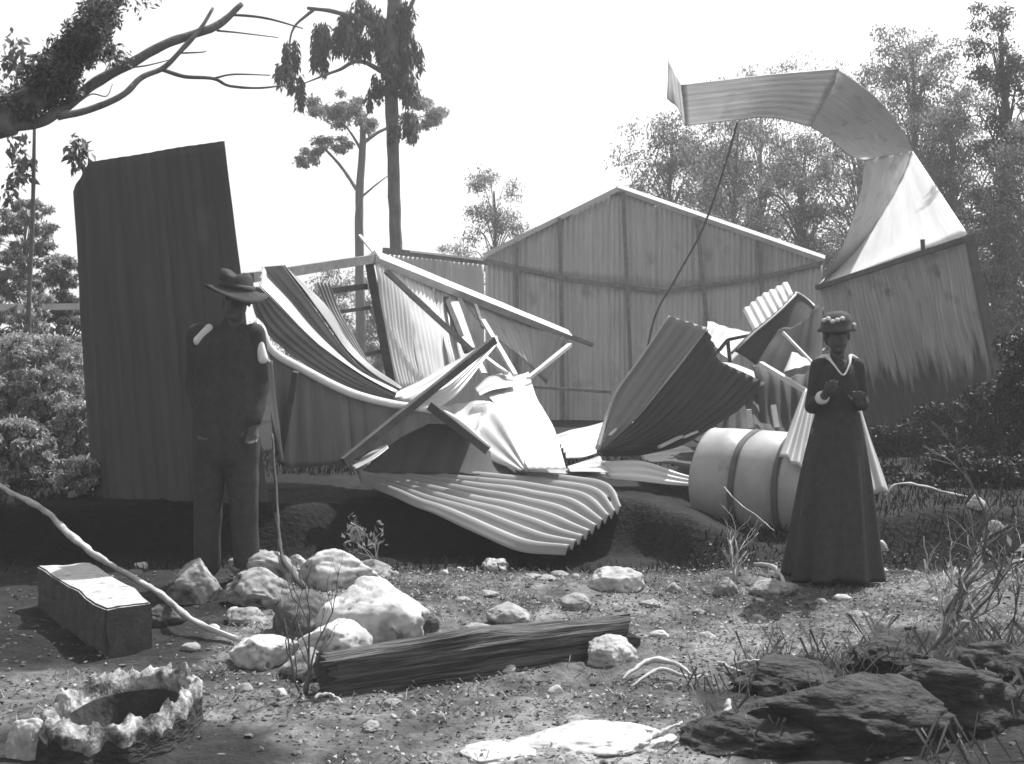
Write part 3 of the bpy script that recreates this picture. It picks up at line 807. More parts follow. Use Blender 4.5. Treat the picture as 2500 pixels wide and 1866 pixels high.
# ------------------------------------------------------------------ rocks, block, stump, log
def rock(label, px, py, wpx, hpx, mat='rock', depth=0.9, seed=0, sink=0.32, dd=None, ang=0.5, group=None, rz=None):
    """px, py: middle of the foot; width and height in photo pixels"""
    g = on_ground(px, py) if dd is None else P(px, py, dd)
    d = g.y
    wd = wpx / F * d * (1.14 if wpx > 100 else 1.0)
    h = max(0.035, hpx / F * d * (1.0 if wpx > 110 else 0.88))
    bm = bmesh.new()
    bmesh.ops.create_icosphere(bm, subdivisions=5 if wpx > 55 else 3, radius=1.0)
    r = random.Random(seed + int(px * 3 + py))
    cuts = []
    for _ in range(15):
        n = Vector((r.uniform(-1, 1), r.uniform(-1, 1), r.uniform(-0.4, 1))).normalized()
        cuts.append((n, r.uniform(0.62, 0.92)))
    for v in bm.verts:
        p = v.co.copy()
        for n, k in cuts:
            q = p.dot(n)
            if q > k:
                p -= n * (q - k) * 0.85
        nn = fbm(p.x * 1.3 + seed, p.y * 1.3 + px, p.z * 1.3, 4)
        p *= 1 + 0.26 * ang * nn * 2 + 0.06 * mnoise.noise((p.x * 4 + seed, p.y * 4, p.z * 4 + px)) + 0.03 * mnoise.noise((p.x * 11 + seed, p.y * 11, p.z * 11 + px)) - 0.07 * max(0.0, 1 - 9 * abs(mnoise.noise((p.x * 1.9 + px, p.y * 1.9, p.z * 1.9 + seed)))) 
        v.co = p
    a = rz if rz is not None else r.uniform(-0.5, 0.5)
    R = Matrix.Rotation(a, 3, 'Z')
    sink = 0.2 if wpx > 110 and hpx > 45 else sink
    full = h * (1 + sink)
    V = []
    for v in bm.verts:
        p = R @ v.co
        V.append((g.x + p.x * wd / 2, g.y + wd * depth * 0.35 + p.y * wd * depth / 2, g.z - full * sink + (p.z + 0.75) / 1.75 * full))
    fc = [[v.index for v in f.verts] for f in bm.faces]
    bm.free()
    o = mesh_obj('rock', V, fc, M[mat], smooth=True)
    return tag(o, label, 'rock', group)

rock('grey rock left of the man\'s feet, split by a crack', 470, 1475, 125, 104, 'rock', seed=1, ang=0.35)
rock('broad pale rock at the man\'s feet, upper of two', 630, 1430, 180, 88, 'rock', seed=2, ang=0.3)
rock('pale rock at the man\'s feet, lower of two', 625, 1484, 160, 92, 'rock', seed=3, ang=0.35)
rock('small bright rock beside the thin dark stick', 715, 1392, 68, 42, 'rock_bright', seed=4)
rock('long smooth white boulder at the foot of the dark bank', 815, 1444, 205, 98, 'rock_bright', seed=5, ang=0.3)
rock('mossy rock with a pale rim between the two boulder clusters', 735, 1558, 175, 108, 'rock_dark', seed=6, ang=0.4)
rock('largest pale boulder, behind the left end of the log', 892, 1582, 240, 160, 'rock_bright', seed=7, ang=0.4)
rock('pale low boulder in front of the largest boulder', 812, 1614, 170, 100, 'rock_bright', seed=8, ang=0.35)
rock('pale rock where the long bleached pole touches the ground', 634, 1634, 150, 92, 'rock_bright', seed=9, ang=0.4)
rock('flat pale rock above the right end of the log', 1508, 1446, 125, 60, 'rock_bright', seed=10, ang=0.3)
rock('flat rock with a dark front near the right end of the log', 1404, 1492, 88, 46, 'rock', seed=11)
rock('small pale rock above the middle of the log', 1240, 1524, 115, 46, 'rock', seed=12)
rock('dark rock right of the largest boulder', 1042, 1545, 84, 56, 'rock_dark', seed=13)
rock('pale rock under the right half of the log, below its end', 1490, 1626, 125, 66, 'rock_bright', seed=14)
rock('white broken rock with a raised point at the bank', 1206, 1396, 80, 40, 'rock_bright', seed=15, ang=0.9)
rock('small triangular rock by the twiggy dead shrub', 1646, 1450, 40, 28, 'rock', seed=16)
rock('pale slanting rock beside the dead shrub root', 1775, 1452, 66, 50, 'rock', seed=17)
rock('grey rock on the mound before the woman', 1890, 1462, 120, 46, 'rock', seed=18)
rock('flat pale rock on the ground right of the dark rock', 1170, 1552, 100, 30, 'rock', seed=20)
rock('white domed stone on the dark ground below the side wall', 2318, 1162, 78, 44, 'rock_bright', seed=21)
rock('white stone at the end of the pale branch', 2390, 1246, 58, 44, 'rock_bright', seed=22)
rock('pale stone below the branch end stone', 2434, 1300, 52, 34, 'rock', seed=23)
rock('squarish white rock beside the hollow stump', 62, 1860, 110, 120, 'rock_bright', seed=24, ang=0.3, depth=0.7)
rock('low flat rock among the twigs right of the woman', 2360, 1418, 70, 30, 'rock', seed=25)
rock('grey boulder between the man and the mossy rock', 590, 1530, 110, 62, 'rock', seed=32, ang=0.4)
rock('pale boulder tucked behind the long white boulder', 905, 1412, 110, 46, 'rock', seed=33, ang=0.35)
rock('dark rock at the foot of the concrete block', 385, 1530, 110, 60, 'rock_dark', seed=26)
rock('small rock behind the concrete block', 340, 1388, 42, 18, 'rock_bright', seed=27)
rock('grey lump of rock behind the hollow stump, right side', 425, 1690, 110, 60, 'rock', seed=28)
rock('rough rock at the left end of the log', 745, 1668, 135, 80, 'rock', seed=29)
rock('broad flat white slab on the ground before the log', 1460, 1850, 380, 40, 'rock_bright', seed=30, ang=0.5, depth=0.75, sink=0.5, rz=0.1)
rock('second flat white slab left of the broad slab', 1215, 1862, 200, 22, 'rock_bright', seed=31, ang=0.25, sink=0.5)
rock('charred lump between the largest mass and the dead shrub', 1960, 1700, 260, 75, 'charred', seed=76, ang=0.9)  # near-black lumps added to make the dark mass at right
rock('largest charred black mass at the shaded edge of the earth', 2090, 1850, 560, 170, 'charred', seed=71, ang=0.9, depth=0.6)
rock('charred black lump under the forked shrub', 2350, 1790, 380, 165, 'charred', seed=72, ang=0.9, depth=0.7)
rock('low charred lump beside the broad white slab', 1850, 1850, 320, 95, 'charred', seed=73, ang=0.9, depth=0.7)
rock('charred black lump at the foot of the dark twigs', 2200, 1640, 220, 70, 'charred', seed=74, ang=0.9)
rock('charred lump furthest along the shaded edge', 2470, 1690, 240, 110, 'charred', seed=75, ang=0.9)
small = ((960, 1410), (1090, 1405), (1130, 1398), (1300, 1415), (1340, 1418), (1370, 1410), (1400, 1416), (1190, 1455), (1120, 1470), (1080, 1575), (1150, 1590), (1290, 1555), (1590, 1480), (1620, 1560), (1700, 1500), (1730, 1560), (1850, 1520), (2000, 1480), (2060, 1470), (2100, 1510), (1350, 1700), (960, 1730), (1010, 1760), (900, 1790), (1070, 1770), (700, 1480), (560, 1500), (520, 1540), (460, 1590), (600, 1690), (680, 1700), (1640, 1690), (1240, 1640), (1130, 1650))
for i, (x, y) in enumerate(small):
    rock('fist-sized pale stone lying loose on the bare earth', x + random.uniform(-8, 8), y + random.uniform(-4, 4), random.uniform(22, 60), random.uniform(7, 17), random.choice(['rock', 'rock', 'rock_bright']), seed=40 + i, group='loose stones on the bare earth')

# squared concrete block
zt = 0.22
def atz(px, py, z):
    return P(px, py, (CAMZ - z) * F / (py - HY))
corn = [atz(90, 1381, zt), atz(222, 1373, zt), atz(372, 1467, zt), atz(258, 1486, zt)]
bm = bmesh.new()
tv = [bm.verts.new(c) for c in corn]
bv = [bm.verts.new((c.x, c.y, gh(c.x, c.y) - 0.05)) for c in corn]
bm.faces.new(tv)
bm.faces.new(bv[::-1])
for k in range(4):
    bm.faces.new((tv[k], bv[k], bv[(k + 1) % 4], tv[(k + 1) % 4]))
bmesh.ops.recalc_face_normals(bm, faces=bm.faces)
bmesh.ops.bevel(bm, geom=list(bm.edges), offset=0.008, segments=2, affect='EDGES')
bmesh.ops.triangulate(bm, faces=bm.faces)
bmesh.ops.subdivide_edges(bm, edges=list(bm.edges), cuts=7, use_grid_fill=True)
for v_ in bm.verts:
    v_.co += Vector((1, 1, 1)) * 0.016 * fbm(v_.co.x * 11, v_.co.y * 11, v_.co.z * 11, 4)
V = [tuple(v_.co) for v_ in bm.verts]
bm.verts.index_update()
fc = [[q.index for q in f_.verts] for f_ in bm.faces]
bm.free()
blk = mesh_obj('concrete_block', V, fc, M['concrete'])
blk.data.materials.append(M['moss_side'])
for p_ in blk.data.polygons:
    p_.material_index = 0 if p_.normal.z > 0.72 else 1  # one concrete: top in a sunlit tone, sides in a shaded tone
tag(blk, 'long squared concrete block with a rough white top and dark sides', 'block')

# hollow stump with a ragged pale rim
sc = Vector((-1.43, 4.57, 0))
st = empty('hollow_stump', (sc.x, sc.y, gh(sc.x, sc.y)))
tag(st, 'hollow stump with a pale ragged rim and black inside', 'stump')
n, rings = 150, []
V, Fc = [], []
prof = [(1.16, -0.30), (1.12, 0.02), (1.10, 0.085), (1.085, 0.11), (1.06, 0.13), (1.02, 0.14), (0.98, 0.14), (0.94, 0.13), (0.91, 0.11), (0.89, 0.06), (0.86, 0.0), (0.84, -0.16)]
zg = gh(sc.x + 0.5, sc.y + 0.2)
for i, (rr, z) in enumerate(prof):
    for k in range(n):
        an = 2 * math.pi * k / n
        c_, s_ = math.cos(an), math.sin(an)
        wide = 1 + 0.10 * max(0, -s_) * (rr - 0.9) * 6
        p_ = Vector((c_ * rr * 0.235 * wide, s_ * rr * 0.38 * wide, z))
        lowf = mnoise.noise((c_ * 1.6, s_ * 1.6, 4.0)) + 0.7 * mnoise.noise((c_ * 3.7, s_ * 3.7, 9.0))
        top_ = 1.0 if 2 <= i <= 8 else 0.0
        e_ = 0.03 * fbm(p_.x * 7, p_.y * 7, p_.z * 9, 2) + 0.075 * fbm(p_.x * 30 + 4, p_.y * 30, p_.z * 30, 3)
        p_.z += top_ * (0.034 * lowf + 0.8 * e_)
        k_ = 1 + (0.06 * lowf + 2.2 * fbm(p_.x * 12, p_.y * 12, 8 + p_.z * 14, 2) * 0.07) * (0.4 + 0.6 * top_)
        V.append((sc.x + p_.x * k_, sc.y + p_.y * k_, zg + p_.z))
for i in range(len(prof) - 1):
    for k in range(n):
        k2 = (k + 1) % n
        Fc.append((i * n + k, i * n + k2, (i + 1) * n + k2, (i + 1) * n + k))
mesh_obj('rim', V, [q for q in Fc if 2 * n <= q[0] < 9 * n], M['stump'], st, smooth=True)
mesh_obj('outer_wall', V, [q for q in Fc if q[0] < 2 * n], M['charred'], st, smooth=True)  # near-black outer wall: its shaded face put into the colour
in_f = [q for q in Fc if q[0] >= 9 * n]
base_i = len(V)
V2 = V + [(sc.x, sc.y, zg - 0.13)]
in_f = in_f + [(11 * n + k, 11 * n + (k + 1) % n, base_i) for k in range(n)]
mesh_obj('hollow', V2, in_f, M['char'], st, smooth=True)  # near-black inside: shade of the recess put into the colour
v, f = tube_geo([(sc.x - 0.10, sc.y - 0.22, zg - 0.09), (sc.x + 0.02, sc.y - 0.20, zg - 0.085), (sc.x + 0.08, sc.y - 0.16, zg - 0.08)], [0.01, 0.014, 0.02], 6, 8)
tag(mesh_obj('wood_chip', v, f, M['bark_pale'], smooth=True), 'small pale chip lying inside the hollow stump', 'wood chip')

# big burnt log
a = on_ground(785, 1705) + Vector((0, 0.07, 0.055))
b = on_ground(1530, 1590) + Vector((0, 0.07, 0.065))
V, Fc, UVL = [], [], []
nl, ns = 70, 40
ax = (b - a).normalized()
sd = ax.cross(Vector((0, 0, 1))).normalized()
up = sd.cross(ax)
for i in range(nl + 1):
    t = i / nl
    c = a.lerp(b, t) + up * (0.02 * math.sin(t * 3 + 0.4)) + sd * (0.03 * math.sin(t * 4.2))
    for k in range(ns):
        an = 2 * math.pi * k / ns
        # squared-off section with split grooves running along the length
        sq = 1.0 / max(abs(math.cos(an)), abs(math.sin(an)), 0.74)
        gro = 0.20 * mnoise.noise((math.cos(an) * 3.5, math.sin(an) * 3.5, t * 1.6)) + 0.14 * mnoise.noise((math.cos(an) * 9, math.sin(an) * 9, t * 3.5)) + 0.05 * mnoise.noise((math.cos(an) * 20, math.sin(an) * 20, t * 9))
        r = 0.082 * sq * (1 + gro) * (1.0 - 0.22 * abs(t - 0.4)) * (1 + 0.12 * mnoise.noise((t * 5, 3, 1)))
        end = 0.14 * mnoise.noise((math.cos(an) * 3, math.sin(an) * 3, 9 * (i > 10)))
        e = -end if i == 0 else (end if i == nl else 0)
        UVL.append((t * 1.6, k / ns))
        V.append(c + sd * (math.cos(an) * r) + up * (math.sin(an) * r * 1.12) + ax * e)
for i in range(nl):
    for k in range(ns):
        k2 = (k + 1) % ns
        Fc.append((i * ns + k, i * ns + k2, (i + 1) * ns + k2, (i + 1) * ns + k))
Fc.append(tuple(range(ns)))
Fc.append(tuple(nl * ns + k for k in range(ns - 1, -1, -1)))
lo = mesh_obj('fallen_log', V, Fc, M['log'], uvs=UVL)
tag(lo, 'large weathered log lying across the foreground', 'log')

# long bleached pole on the left
pp = [P(-60, 1150, 8.3), P(30, 1205, 8.0), P(105, 1243, 7.75), P(165, 1300, 7.45), P(225, 1350, 7.15), P(310, 1402, 6.8), P(400, 1458, 6.4), P(470, 1515, 6.05), P(578, 1562, 5.85)]
v, f = tube_geo(pp, [0.017, 0.017, 0.018, 0.021, 0.020, 0.017, 0.017, 0.016, 0.012], 8, 90, rough=0.7)
tag(mesh_obj('bleached_pole', v, f, M['bark_pale'], smooth=True), 'long crooked bleached pole slanting down past the concrete block', 'pole')

def stick(label, pts, r, mat='bark_pale', name='stick', group=None, n=30):
    rad = r if isinstance(r, list) else list(np.linspace(r, r * 0.5, len(pts)))
    q = catmull([tuple(p) + (k,) for p, k in zip(pts, rad)], n)
    sd_ = random.random() * 60
    for i_ in range(n):                       # crooked and knotted
        q[i_, 0] += 0.9 * rad[0] * mnoise.noise((i_ * 0.35, sd_, 0)); q[i_, 2] += 0.9 * rad[0] * mnoise.noise((i_ * 0.35, sd_, 7))
        q[i_, 3] *= 1 + 0.45 * mnoise.noise((i_ * 0.6, sd_, 3))
    v, f = tube_geo(q[:, :3], q[:, 3], 7, None, rough=0.5)
    return tag(mesh_obj(name, v, f, M[mat], smooth=True), label, name.replace('_', ' '), group)

def gp(px, py, h=0.02):
    q = on_ground(px, py)
    return q + Vector((0, 0, h))

stick('thin dark stick leaning on the rocks right of the man', [P(664, 1060, 8.0), P(676, 1220, 7.7), P(686, 1345, 7.4), P(715, 1400, 7.1), P(752, 1448, 6.85)], [0.008, 0.009, 0.012, 0.02, 0.016], 'timber_dark')
stick('pale branch lying on dark ground right of the woman', [P(2160, 1215, 8.6), P(2185, 1184, 8.62), P(2240, 1185, 8.66), P(2300, 1200, 8.7), P(2375, 1218, 8.7)], [0.008, 0.011, 0.010, 0.009, 0.006], name='branch')
stick('forked bleached branch lying on the earth right of the log', [gp(1520, 1672), gp(1580, 1650, .06), gp(1640, 1658, .07), gp(1706, 1678, .03)], [0.006, 0.011, 0.010, 0.004], name='branch')
stick('bleached branch crossing the forked one', [gp(1540, 1690), gp(1610, 1664, .05), gp(1680, 1680, .04), gp(1712, 1668, .03)], [0.004, 0.008, 0.007, 0.003], name='branch')
stick('thin pale twig in the shaded ground right of the bleached branches', [gp(1790, 1632), gp(1840, 1642, .05), gp(1890, 1640, .04)], 0.008, name='twig')
stick('lower of the pale twigs in the shaded ground', [gp(1756, 1630), gp(1800, 1654, .03), gp(1850, 1668, .02)], 0.009, name='twig')
stick('pale stick beside the broad white slab', [gp(1560, 1838), gp(1620, 1806, .03), gp(1668, 1784, .03)], 0.010)
stick('short upright pale stub in the shade beyond the white slab', [gp(1758, 1815), gp(1775, 1800, .06), gp(1780, 1790, .12)], [0.010, 0.013, 0.012], name='stub')
stick('thin curved twig at the left end of the log', [gp(770, 1718), gp(800, 1712, .03), gp(838, 1724, .01)], 0.008, name='twig')
stick('pale scrap of wood right of the woman\'s hem, upper', [P(2128, 1325, 7.6), P(2150, 1332, 7.58), P(2166, 1344, 7.56)], [0.02, 0.024, 0.016], name='wood_scrap')
stick('pale scrap of wood right of the woman\'s hem, lower', [gp(2122, 1398, .03), gp(2140, 1404, .04), gp(2164, 1410, .03)], [0.018, 0.022, 0.014], name='wood_scrap')
stick('pale stick lying by the mound before the woman', [gp(1840, 1400, .05), gp(1890, 1420, .07), gp(1930, 1458, .03)], [0.007, 0.012, 0.006])

# beads of broken wire glinting in front of the drum
stick('thin broken wire hanging below the dull sheet', [P(1768, 1190, 8.6), P(1800, 1225, 8.4), P(1850, 1262, 8.2), P(1890, 1296, 8.0)], 0.005, 'galv_pale', 'wire')

# ------------------------------------------------------------------ people
def hand_geos(wrist, elbow, side, curl=0.6, fwd=Vector((0, -1, 0))):
    """palm and five bent fingers continuing the forearm; side is +1 when the thumb lies towards +x"""
    wv, ev = Vector(wrist), Vector(elbow)
    t = (wv - ev).normalized()
    s = (Vector((side, 0, 0)) - t * t.x * side)
    s = s.normalized() if s.length > 0.2 else fwd.copy()
    nrm = t.cross(s).normalized()
    if nrm.dot(fwd) < 0:
        nrm = -nrm
    g = [caps_geo(wv, 0.026, wv + t * 0.085, 0.036, flat=0.55)]
    for i, ln in enumerate((0.068, 0.078, 0.073, 0.058)):
        k = (1.5 - i) * 0.021
        p = wv + t * 0.085 + s * k
        q = p + t * (ln * 0.5) - nrm * (0.012 * curl) * -1
        e = q + t * (ln * 0.38 * (1 - 0.4 * curl)) + nrm * (ln * 0.55 * curl)
        g += [caps_geo(p, 0.0095, q, 0.009, 10, 4), caps_geo(q, 0.009, e, 0.0075, 10, 4)]
    p = wv + t * 0.03 + s * 0.03
    q = p + s * 0.028 + t * 0.035 + nrm * 0.008
    e = q + t * 0.034 + nrm * 0.012
    g += [caps_geo(p, 0.014, q, 0.011, 10, 4), caps_geo(q, 0.011, e, 0.009, 10, 4)]
    return g

def head_geos(c, face=Vector((0, -1, 0)), k=1.0):
    """c: centre of the skull; the face looks along -y"""
    c = Vector(c)
    g = [ell_geo(c + Vector((0, 0.012, 0.03)) * k, (0.074 * k, 0.094 * k, 0.095 * k)),
         ell_geo(c + Vector((0, -0.016, -0.045)) * k, (0.060 * k, 0.068 * k, 0.078 * k)),
         ell_geo(c + Vector((0, -0.052, -0.100)) * k, (0.030 * k, 0.026 * k, 0.024 * k)),
         caps_geo(c + Vector((0, -0.088, 0.015)) * k, 0.010 * k, c + Vector((0, -0.106, -0.028)) * k, 0.014 * k),
         caps_geo(c + Vector((-0.035, -0.078, 0.030)) * k, 0.012 * k, c + Vector((0.035, -0.078, 0.030)) * k, 0.012 * k),
         caps_geo(c + Vector((-0.020, -0.082, -0.062)) * k, 0.008 * k, c + Vector((0.020, -0.082, -0.062)) * k, 0.008 * k)]
    for s in (-1, 1):
        g.append(ell_geo(c + Vector((s * 0.076, 0.012, -0.012)) * k, (0.012 * k, 0.020 * k, 0.032 * k)))
    return g

def lathe(c, prof, n=40, tilt=(0, 0), ell=1.0):
    c = Vector(c)
    V, Fc = [], []
    for (r, z) in prof:
        for k in range(n):
            an = 2 * math.pi * k / n
            x, y = r * math.cos(an), r * ell * math.sin(an)
            V.append(c + Vector((x, y, z + x * tilt[0] + y * tilt[1])))
    for i in range(len(prof) - 1):
        for k in range(n):
            k2 = (k + 1) % n
            Fc.append((i * n + k, i * n + k2, (i + 1) * n + k2, (i + 1) * n + k))
    Fc.append(tuple(range(n - 1, -1, -1)))
    Fc.append(tuple((len(prof) - 1) * n + k for k in range(n)))
    return V, Fc

# ---- the man: broad hat, dark suit, arms hanging
mx, my = -1.70, 7.35
mz = gh(mx, my) + 0.02
def m(x, y, z):
    return Vector((mx + x, my + y, mz + z))
Lsh, Rsh = m(-0.165, 0.0, 1.465), m(0.165, 0.0, 1.465)
Lel, Rel = m(-0.195, 0.04, 1.17), m(0.200, 0.04, 1.17)
Lwr, Rwr = m(-0.130, -0.055, 0.96), m(0.185, -0.07, 0.94)
hd = m(0.065, -0.03, 1.665)
body_g = head_geos(hd)
body_g += [caps_geo(m(0.04, 0.01, 1.46), 0.056, m(0.06, -0.01, 1.60), 0.052),
           caps_geo(m(-0.10, 0, 1.43), 0.06, m(0.10, 0, 1.43), 0.06), caps_geo(m(0, 0, 1.37), 0.125, m(0, 0, 1.05), 0.115, flat=0.8),
           caps_geo(m(-0.05, 0, 0.97), 0.105, m(0.05, 0, 0.97), 0.105)]
arm_skin, leg_skin = [], []
for sh, el, wr, sd_ in ((Lsh, Lel, Lwr, 1), (Rsh, Rel, Rwr, -1)):
    arm_skin += [caps_geo(sh, 0.052, el, 0.041), caps_geo(el, 0.041, wr, 0.028)]
    arm_skin += hand_geos(wr, el, sd_)
for s in (-1, 1):
    leg_skin += [caps_geo(m(s * 0.09, 0, 0.92), 0.085, m(s * 0.105, -0.015, 0.50), 0.058), caps_geo(m(s * 0.105, -0.015, 0.50), 0.056, m(s * 0.115, 0.02, 0.09), 0.038),
                 caps_geo(m(s * 0.115, 0.03, 0.045), 0.038, m(s * 0.13, -0.13, 0.035), 0.034)]
man = fused('person', body_g + arm_skin + leg_skin, 0.0065, M['skin'], origin=(mx, my, mz))
tag(man, 'standing person in wide-brimmed hat and dark clothes with pale shoulder patches', 'person')
jk = [caps_geo(m(-0.105, 0.0, 1.445), 0.078, m(0.110, 0.0, 1.445), 0.078), caps_geo(m(-0.04, 0.0, 1.36), 0.150, m(-0.03, 0, 1.10), 0.145, flat=0.85), caps_geo(m(0.04, 0.0, 1.36), 0.150, m(0.03, 0, 1.10), 0.145, flat=0.85),
      caps_geo(m(-0.05, 0.005, 1.10), 0.140, m(-0.06, 0.005, 0.78), 0.142), caps_geo(m(0.05, 0.005, 1.10), 0.140, m(0.06, 0.005, 0.78), 0.142),
      caps_geo(m(0.01, 0.02, 1.47), 0.080, m(0.045, 0.015, 1.535), 0.064)]
for sh, el, wr in ((Lsh, Lel, Lwr), (Rsh, Rel, Rwr)):
    jk += [caps_geo(sh, 0.068, el, 0.058), caps_geo(el, 0.058, el.lerp(wr, 0.93), 0.046)]
fused('jacket', jk, 0.010, M['cloth_dark'], man, wrinkle=0.007)
tz = []
for s in (-1, 1):
    tz += [caps_geo(m(s * 0.088, 0, 0.86), 0.115, m(s * 0.105, -0.012, 0.50), 0.088), caps_geo(m(s * 0.105, -0.012, 0.50), 0.086, m(s * 0.117, 0.02, 0.09), 0.078)]
fused('trousers', tz, 0.010, M['cloth_dark'], man, wrinkle=0.006)
for s in (-1, 1):
    fused('boot', [caps_geo(m(s * 0.117, 0.04, 0.05), 0.050, m(s * 0.133, -0.14, 0.036), 0.044, flat=0.9), caps_geo(m(s * 0.117, 0.03, 0.05), 0.05, m(s * 0.116, 0.02, 0.14), 0.05)], 0.008, M['hair'], man)
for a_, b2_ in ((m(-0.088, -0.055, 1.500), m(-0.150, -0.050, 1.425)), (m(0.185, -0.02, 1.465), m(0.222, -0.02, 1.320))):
    fused('pale_shoulder', [caps_geo(a_, 0.026, b2_, 0.034)], 0.007, M['cloth_pale'], man, wrinkle=0.004)  # pale patches painted for sunlight on the shoulders
hat = MB()
hv, hf_ = lathe(hd + Vector((0, 0.005, 0.062)), [(0.03, -0.004), (0.150, -0.026), (0.182, -0.030), (0.186, -0.024), (0.150, -0.014), (0.110, 0.004), (0.103, 0.03), (0.097, 0.08), (0.080, 0.112), (0.045, 0.116), (0.01, 0.104)], tilt=(-0.20, 0.08), ell=1.14)
for p_ in hv:
    dx, dy = p_.x - hd.x, p_.y - hd.y
    rr_ = math.hypot(dx, dy)
    p_.z += 0.022 * math.sin(2 * math.atan2(dy, dx) + 0.5) * max(0, rr_ - 0.09) / 0.09 + 0.006 * mnoise.noise((p_.x * 14, p_.y * 14, p_.z * 14))
    if p_.z > hd.z + 0.14:
        p_.z -= 0.030 * math.exp(-(dx / 0.035) ** 2)
hat.add(hv, hf_)
h_o = hat.build('hat', M['cloth_dark'], man, smooth=True)
bd = MB()
bd.add(*lathe(hd + Vector((0, 0.005, 0.062)), [(0.108, 0.010), (0.1105, 0.016), (0.108, 0.036), (0.104, 0.040)], tilt=(-0.20, 0.08), ell=1.14))
bd.build('hat_band', M['hair'], h_o, smooth=True)
fused('hair', [ell_geo(hd + Vector((0, 0.028, 0.028)), (0.080, 0.090, 0.090)), caps_geo(hd + Vector((0, 0.06, -0.05)), 0.05, hd + Vector((0, 0.05, 0)), 0.06)], 0.008, M['hair'], man)
for s in (-1, 1):
    v, f = ell_geo(hd + Vector((s * 0.030, -0.079, 0.008)), (0.013, 0.009, 0.009), 12, 8)
    mesh_obj('eye', v, f, M['cloth_dark'], man, smooth=True)

# ---- the woman: long dark dress, hands raised to the waist
wx, wy = 1.935, 7.35
wz = gh(wx, wy) + 0.01
def q_(x, y, z):
    return Vector((wx + x, wy + y, wz + z))
hd2 = q_(-0.005, -0.01, 1.475)
lsh, rsh = q_(-0.105, 0, 1.285), q_(0.105, 0, 1.285)
lel, rel = q_(-0.142, 0.03, 1.045), q_(0.150, 0.03, 1.065)
lwr, rwr = q_(-0.120, -0.165, 1.115), q_(0.088, -0.165, 1.085)
bg_ = head_geos(hd2, k=0.93)
bg_ += [caps_geo(q_(0, 0.01, 1.28), 0.045, q_(0, 0, 1.41), 0.042), caps_geo(q_(-0.08, 0, 1.24), 0.065, q_(0.08, 0, 1.24), 0.065),
        caps_geo(q_(0, 0, 1.22), 0.10, q_(0, 0, 0.98), 0.095), caps_geo(q_(-0.05, 0, 0.88), 0.11, q_(0.05, 0, 0.88), 0.11)]
for sh, el, wr, sd_ in ((lsh, lel, lwr, 1), (rsh, rel, rwr, -1)):
    bg_ += [caps_geo(sh, 0.043, el, 0.034), caps_geo(el, 0.034, wr, 0.024)]
    bg_ += hand_geos(wr, el, sd_, curl=0.9, fwd=Vector((0, 0, 1)))
for s in (-1, 1):
    bg_ += [caps_geo(q_(s * 0.08, 0, 0.85), 0.08, q_(s * 0.085, -0.01, 0.46), 0.052), caps_geo(q_(s * 0.085, -0.01, 0.46), 0.05, q_(s * 0.085, 0.02, 0.08), 0.034),
            caps_geo(q_(s * 0.085, 0.03, 0.04), 0.032, q_(s * 0.095, -0.12, 0.03), 0.028)]
wom = fused('person', bg_, 0.0065, M['skin'], origin=(wx, wy, wz))
tag(wom, 'standing person in long dark dress and small trimmed hat, hands at waist', 'person')
ds = [caps_geo(q_(-0.085, 0, 1.25), 0.068, q_(0.085, 0, 1.25), 0.068), caps_geo(q_(0, -0.01, 1.21), 0.120, q_(0, 0, 1.02), 0.112, flat=0.9),
      caps_geo(q_(0, 0, 1.02), 0.120, q_(0, 0, 0.88), 0.150)]
for sh, el, wr in ((lsh, lel, lwr), (rsh, rel, rwr)):
    ds += [caps_geo(sh, 0.056, el, 0.047), caps_geo(el, 0.047, el.lerp(wr, 0.85), 0.036)]
dress = fused('bodice', ds, 0.009, M['cloth_dark'], wom, wrinkle=0.005)
V, Fc = [], []
nn, rows = 96, [(0.128, 1.01), (0.150, 0.92), (0.172, 0.80), (0.200, 0.62), (0.224, 0.42), (0.246, 0.22), (0.264, 0.06), (0.267, 0.035), (0.25, 0.05)]
for r, z in rows:
    for k in range(nn):
        an = 2 * math.pi * k / nn
        fl = max(0, (1.0 - z)) * (0.13 * math.sin(an * 9 + 1.1 * math.sin(an * 2)) + 0.05 * math.sin(an * 17 + 2))
        rr = r * (1 + fl)
        V.append(q_(math.cos(an) * rr - 0.03 * (1 - z), math.sin(an) * rr * 0.9 + 0.0, z + 0.012 * math.sin(an * 3) * (1 - z)))
for i in range(len(rows) - 1):
    for k in range(nn):
        k2 = (k + 1) % nn
        Fc.append((i * nn + k, i * nn + k2, (i + 1) * nn + k2, (i + 1) * nn + k))
Fc.append(tuple(range(nn - 1, -1, -1)))
sk = mesh_obj('skirt', V, Fc, M['cloth_dark'], wom, smooth=True)
v, f = tube_geo([q_(-0.135, -0.01, 1.315), q_(-0.075, -0.02, 1.345), q_(-0.048, -0.09, 1.30), q_(0.0, -0.130, 1.235), q_(0.048, -0.09, 1.30), q_(0.075, -0.02, 1.345), q_(0.145, -0.01, 1.305)], [0.012, 0.013, 0.006, 0.005, 0.006, 0.013, 0.010], 8, 44)
mesh_obj('collar', v, f, M['cloth_pale'], wom, smooth=True)  # pale V collar; its outer ends stand in for sunlit shoulders
for wr, el in ((lwr, lel), (rwr, rel)):
    t_ = (wr - el).normalized()
    v, f = tube_geo([wr - t_ * 0.055, wr - t_ * 0.03, wr - t_ * 0.004], [0.037, 0.040, 0.034], 16)
    mesh_obj('cuff', v, f, M['cloth_pale' if wr is lwr else 'cloth_mid'], wom, smooth=True)
ht = MB()
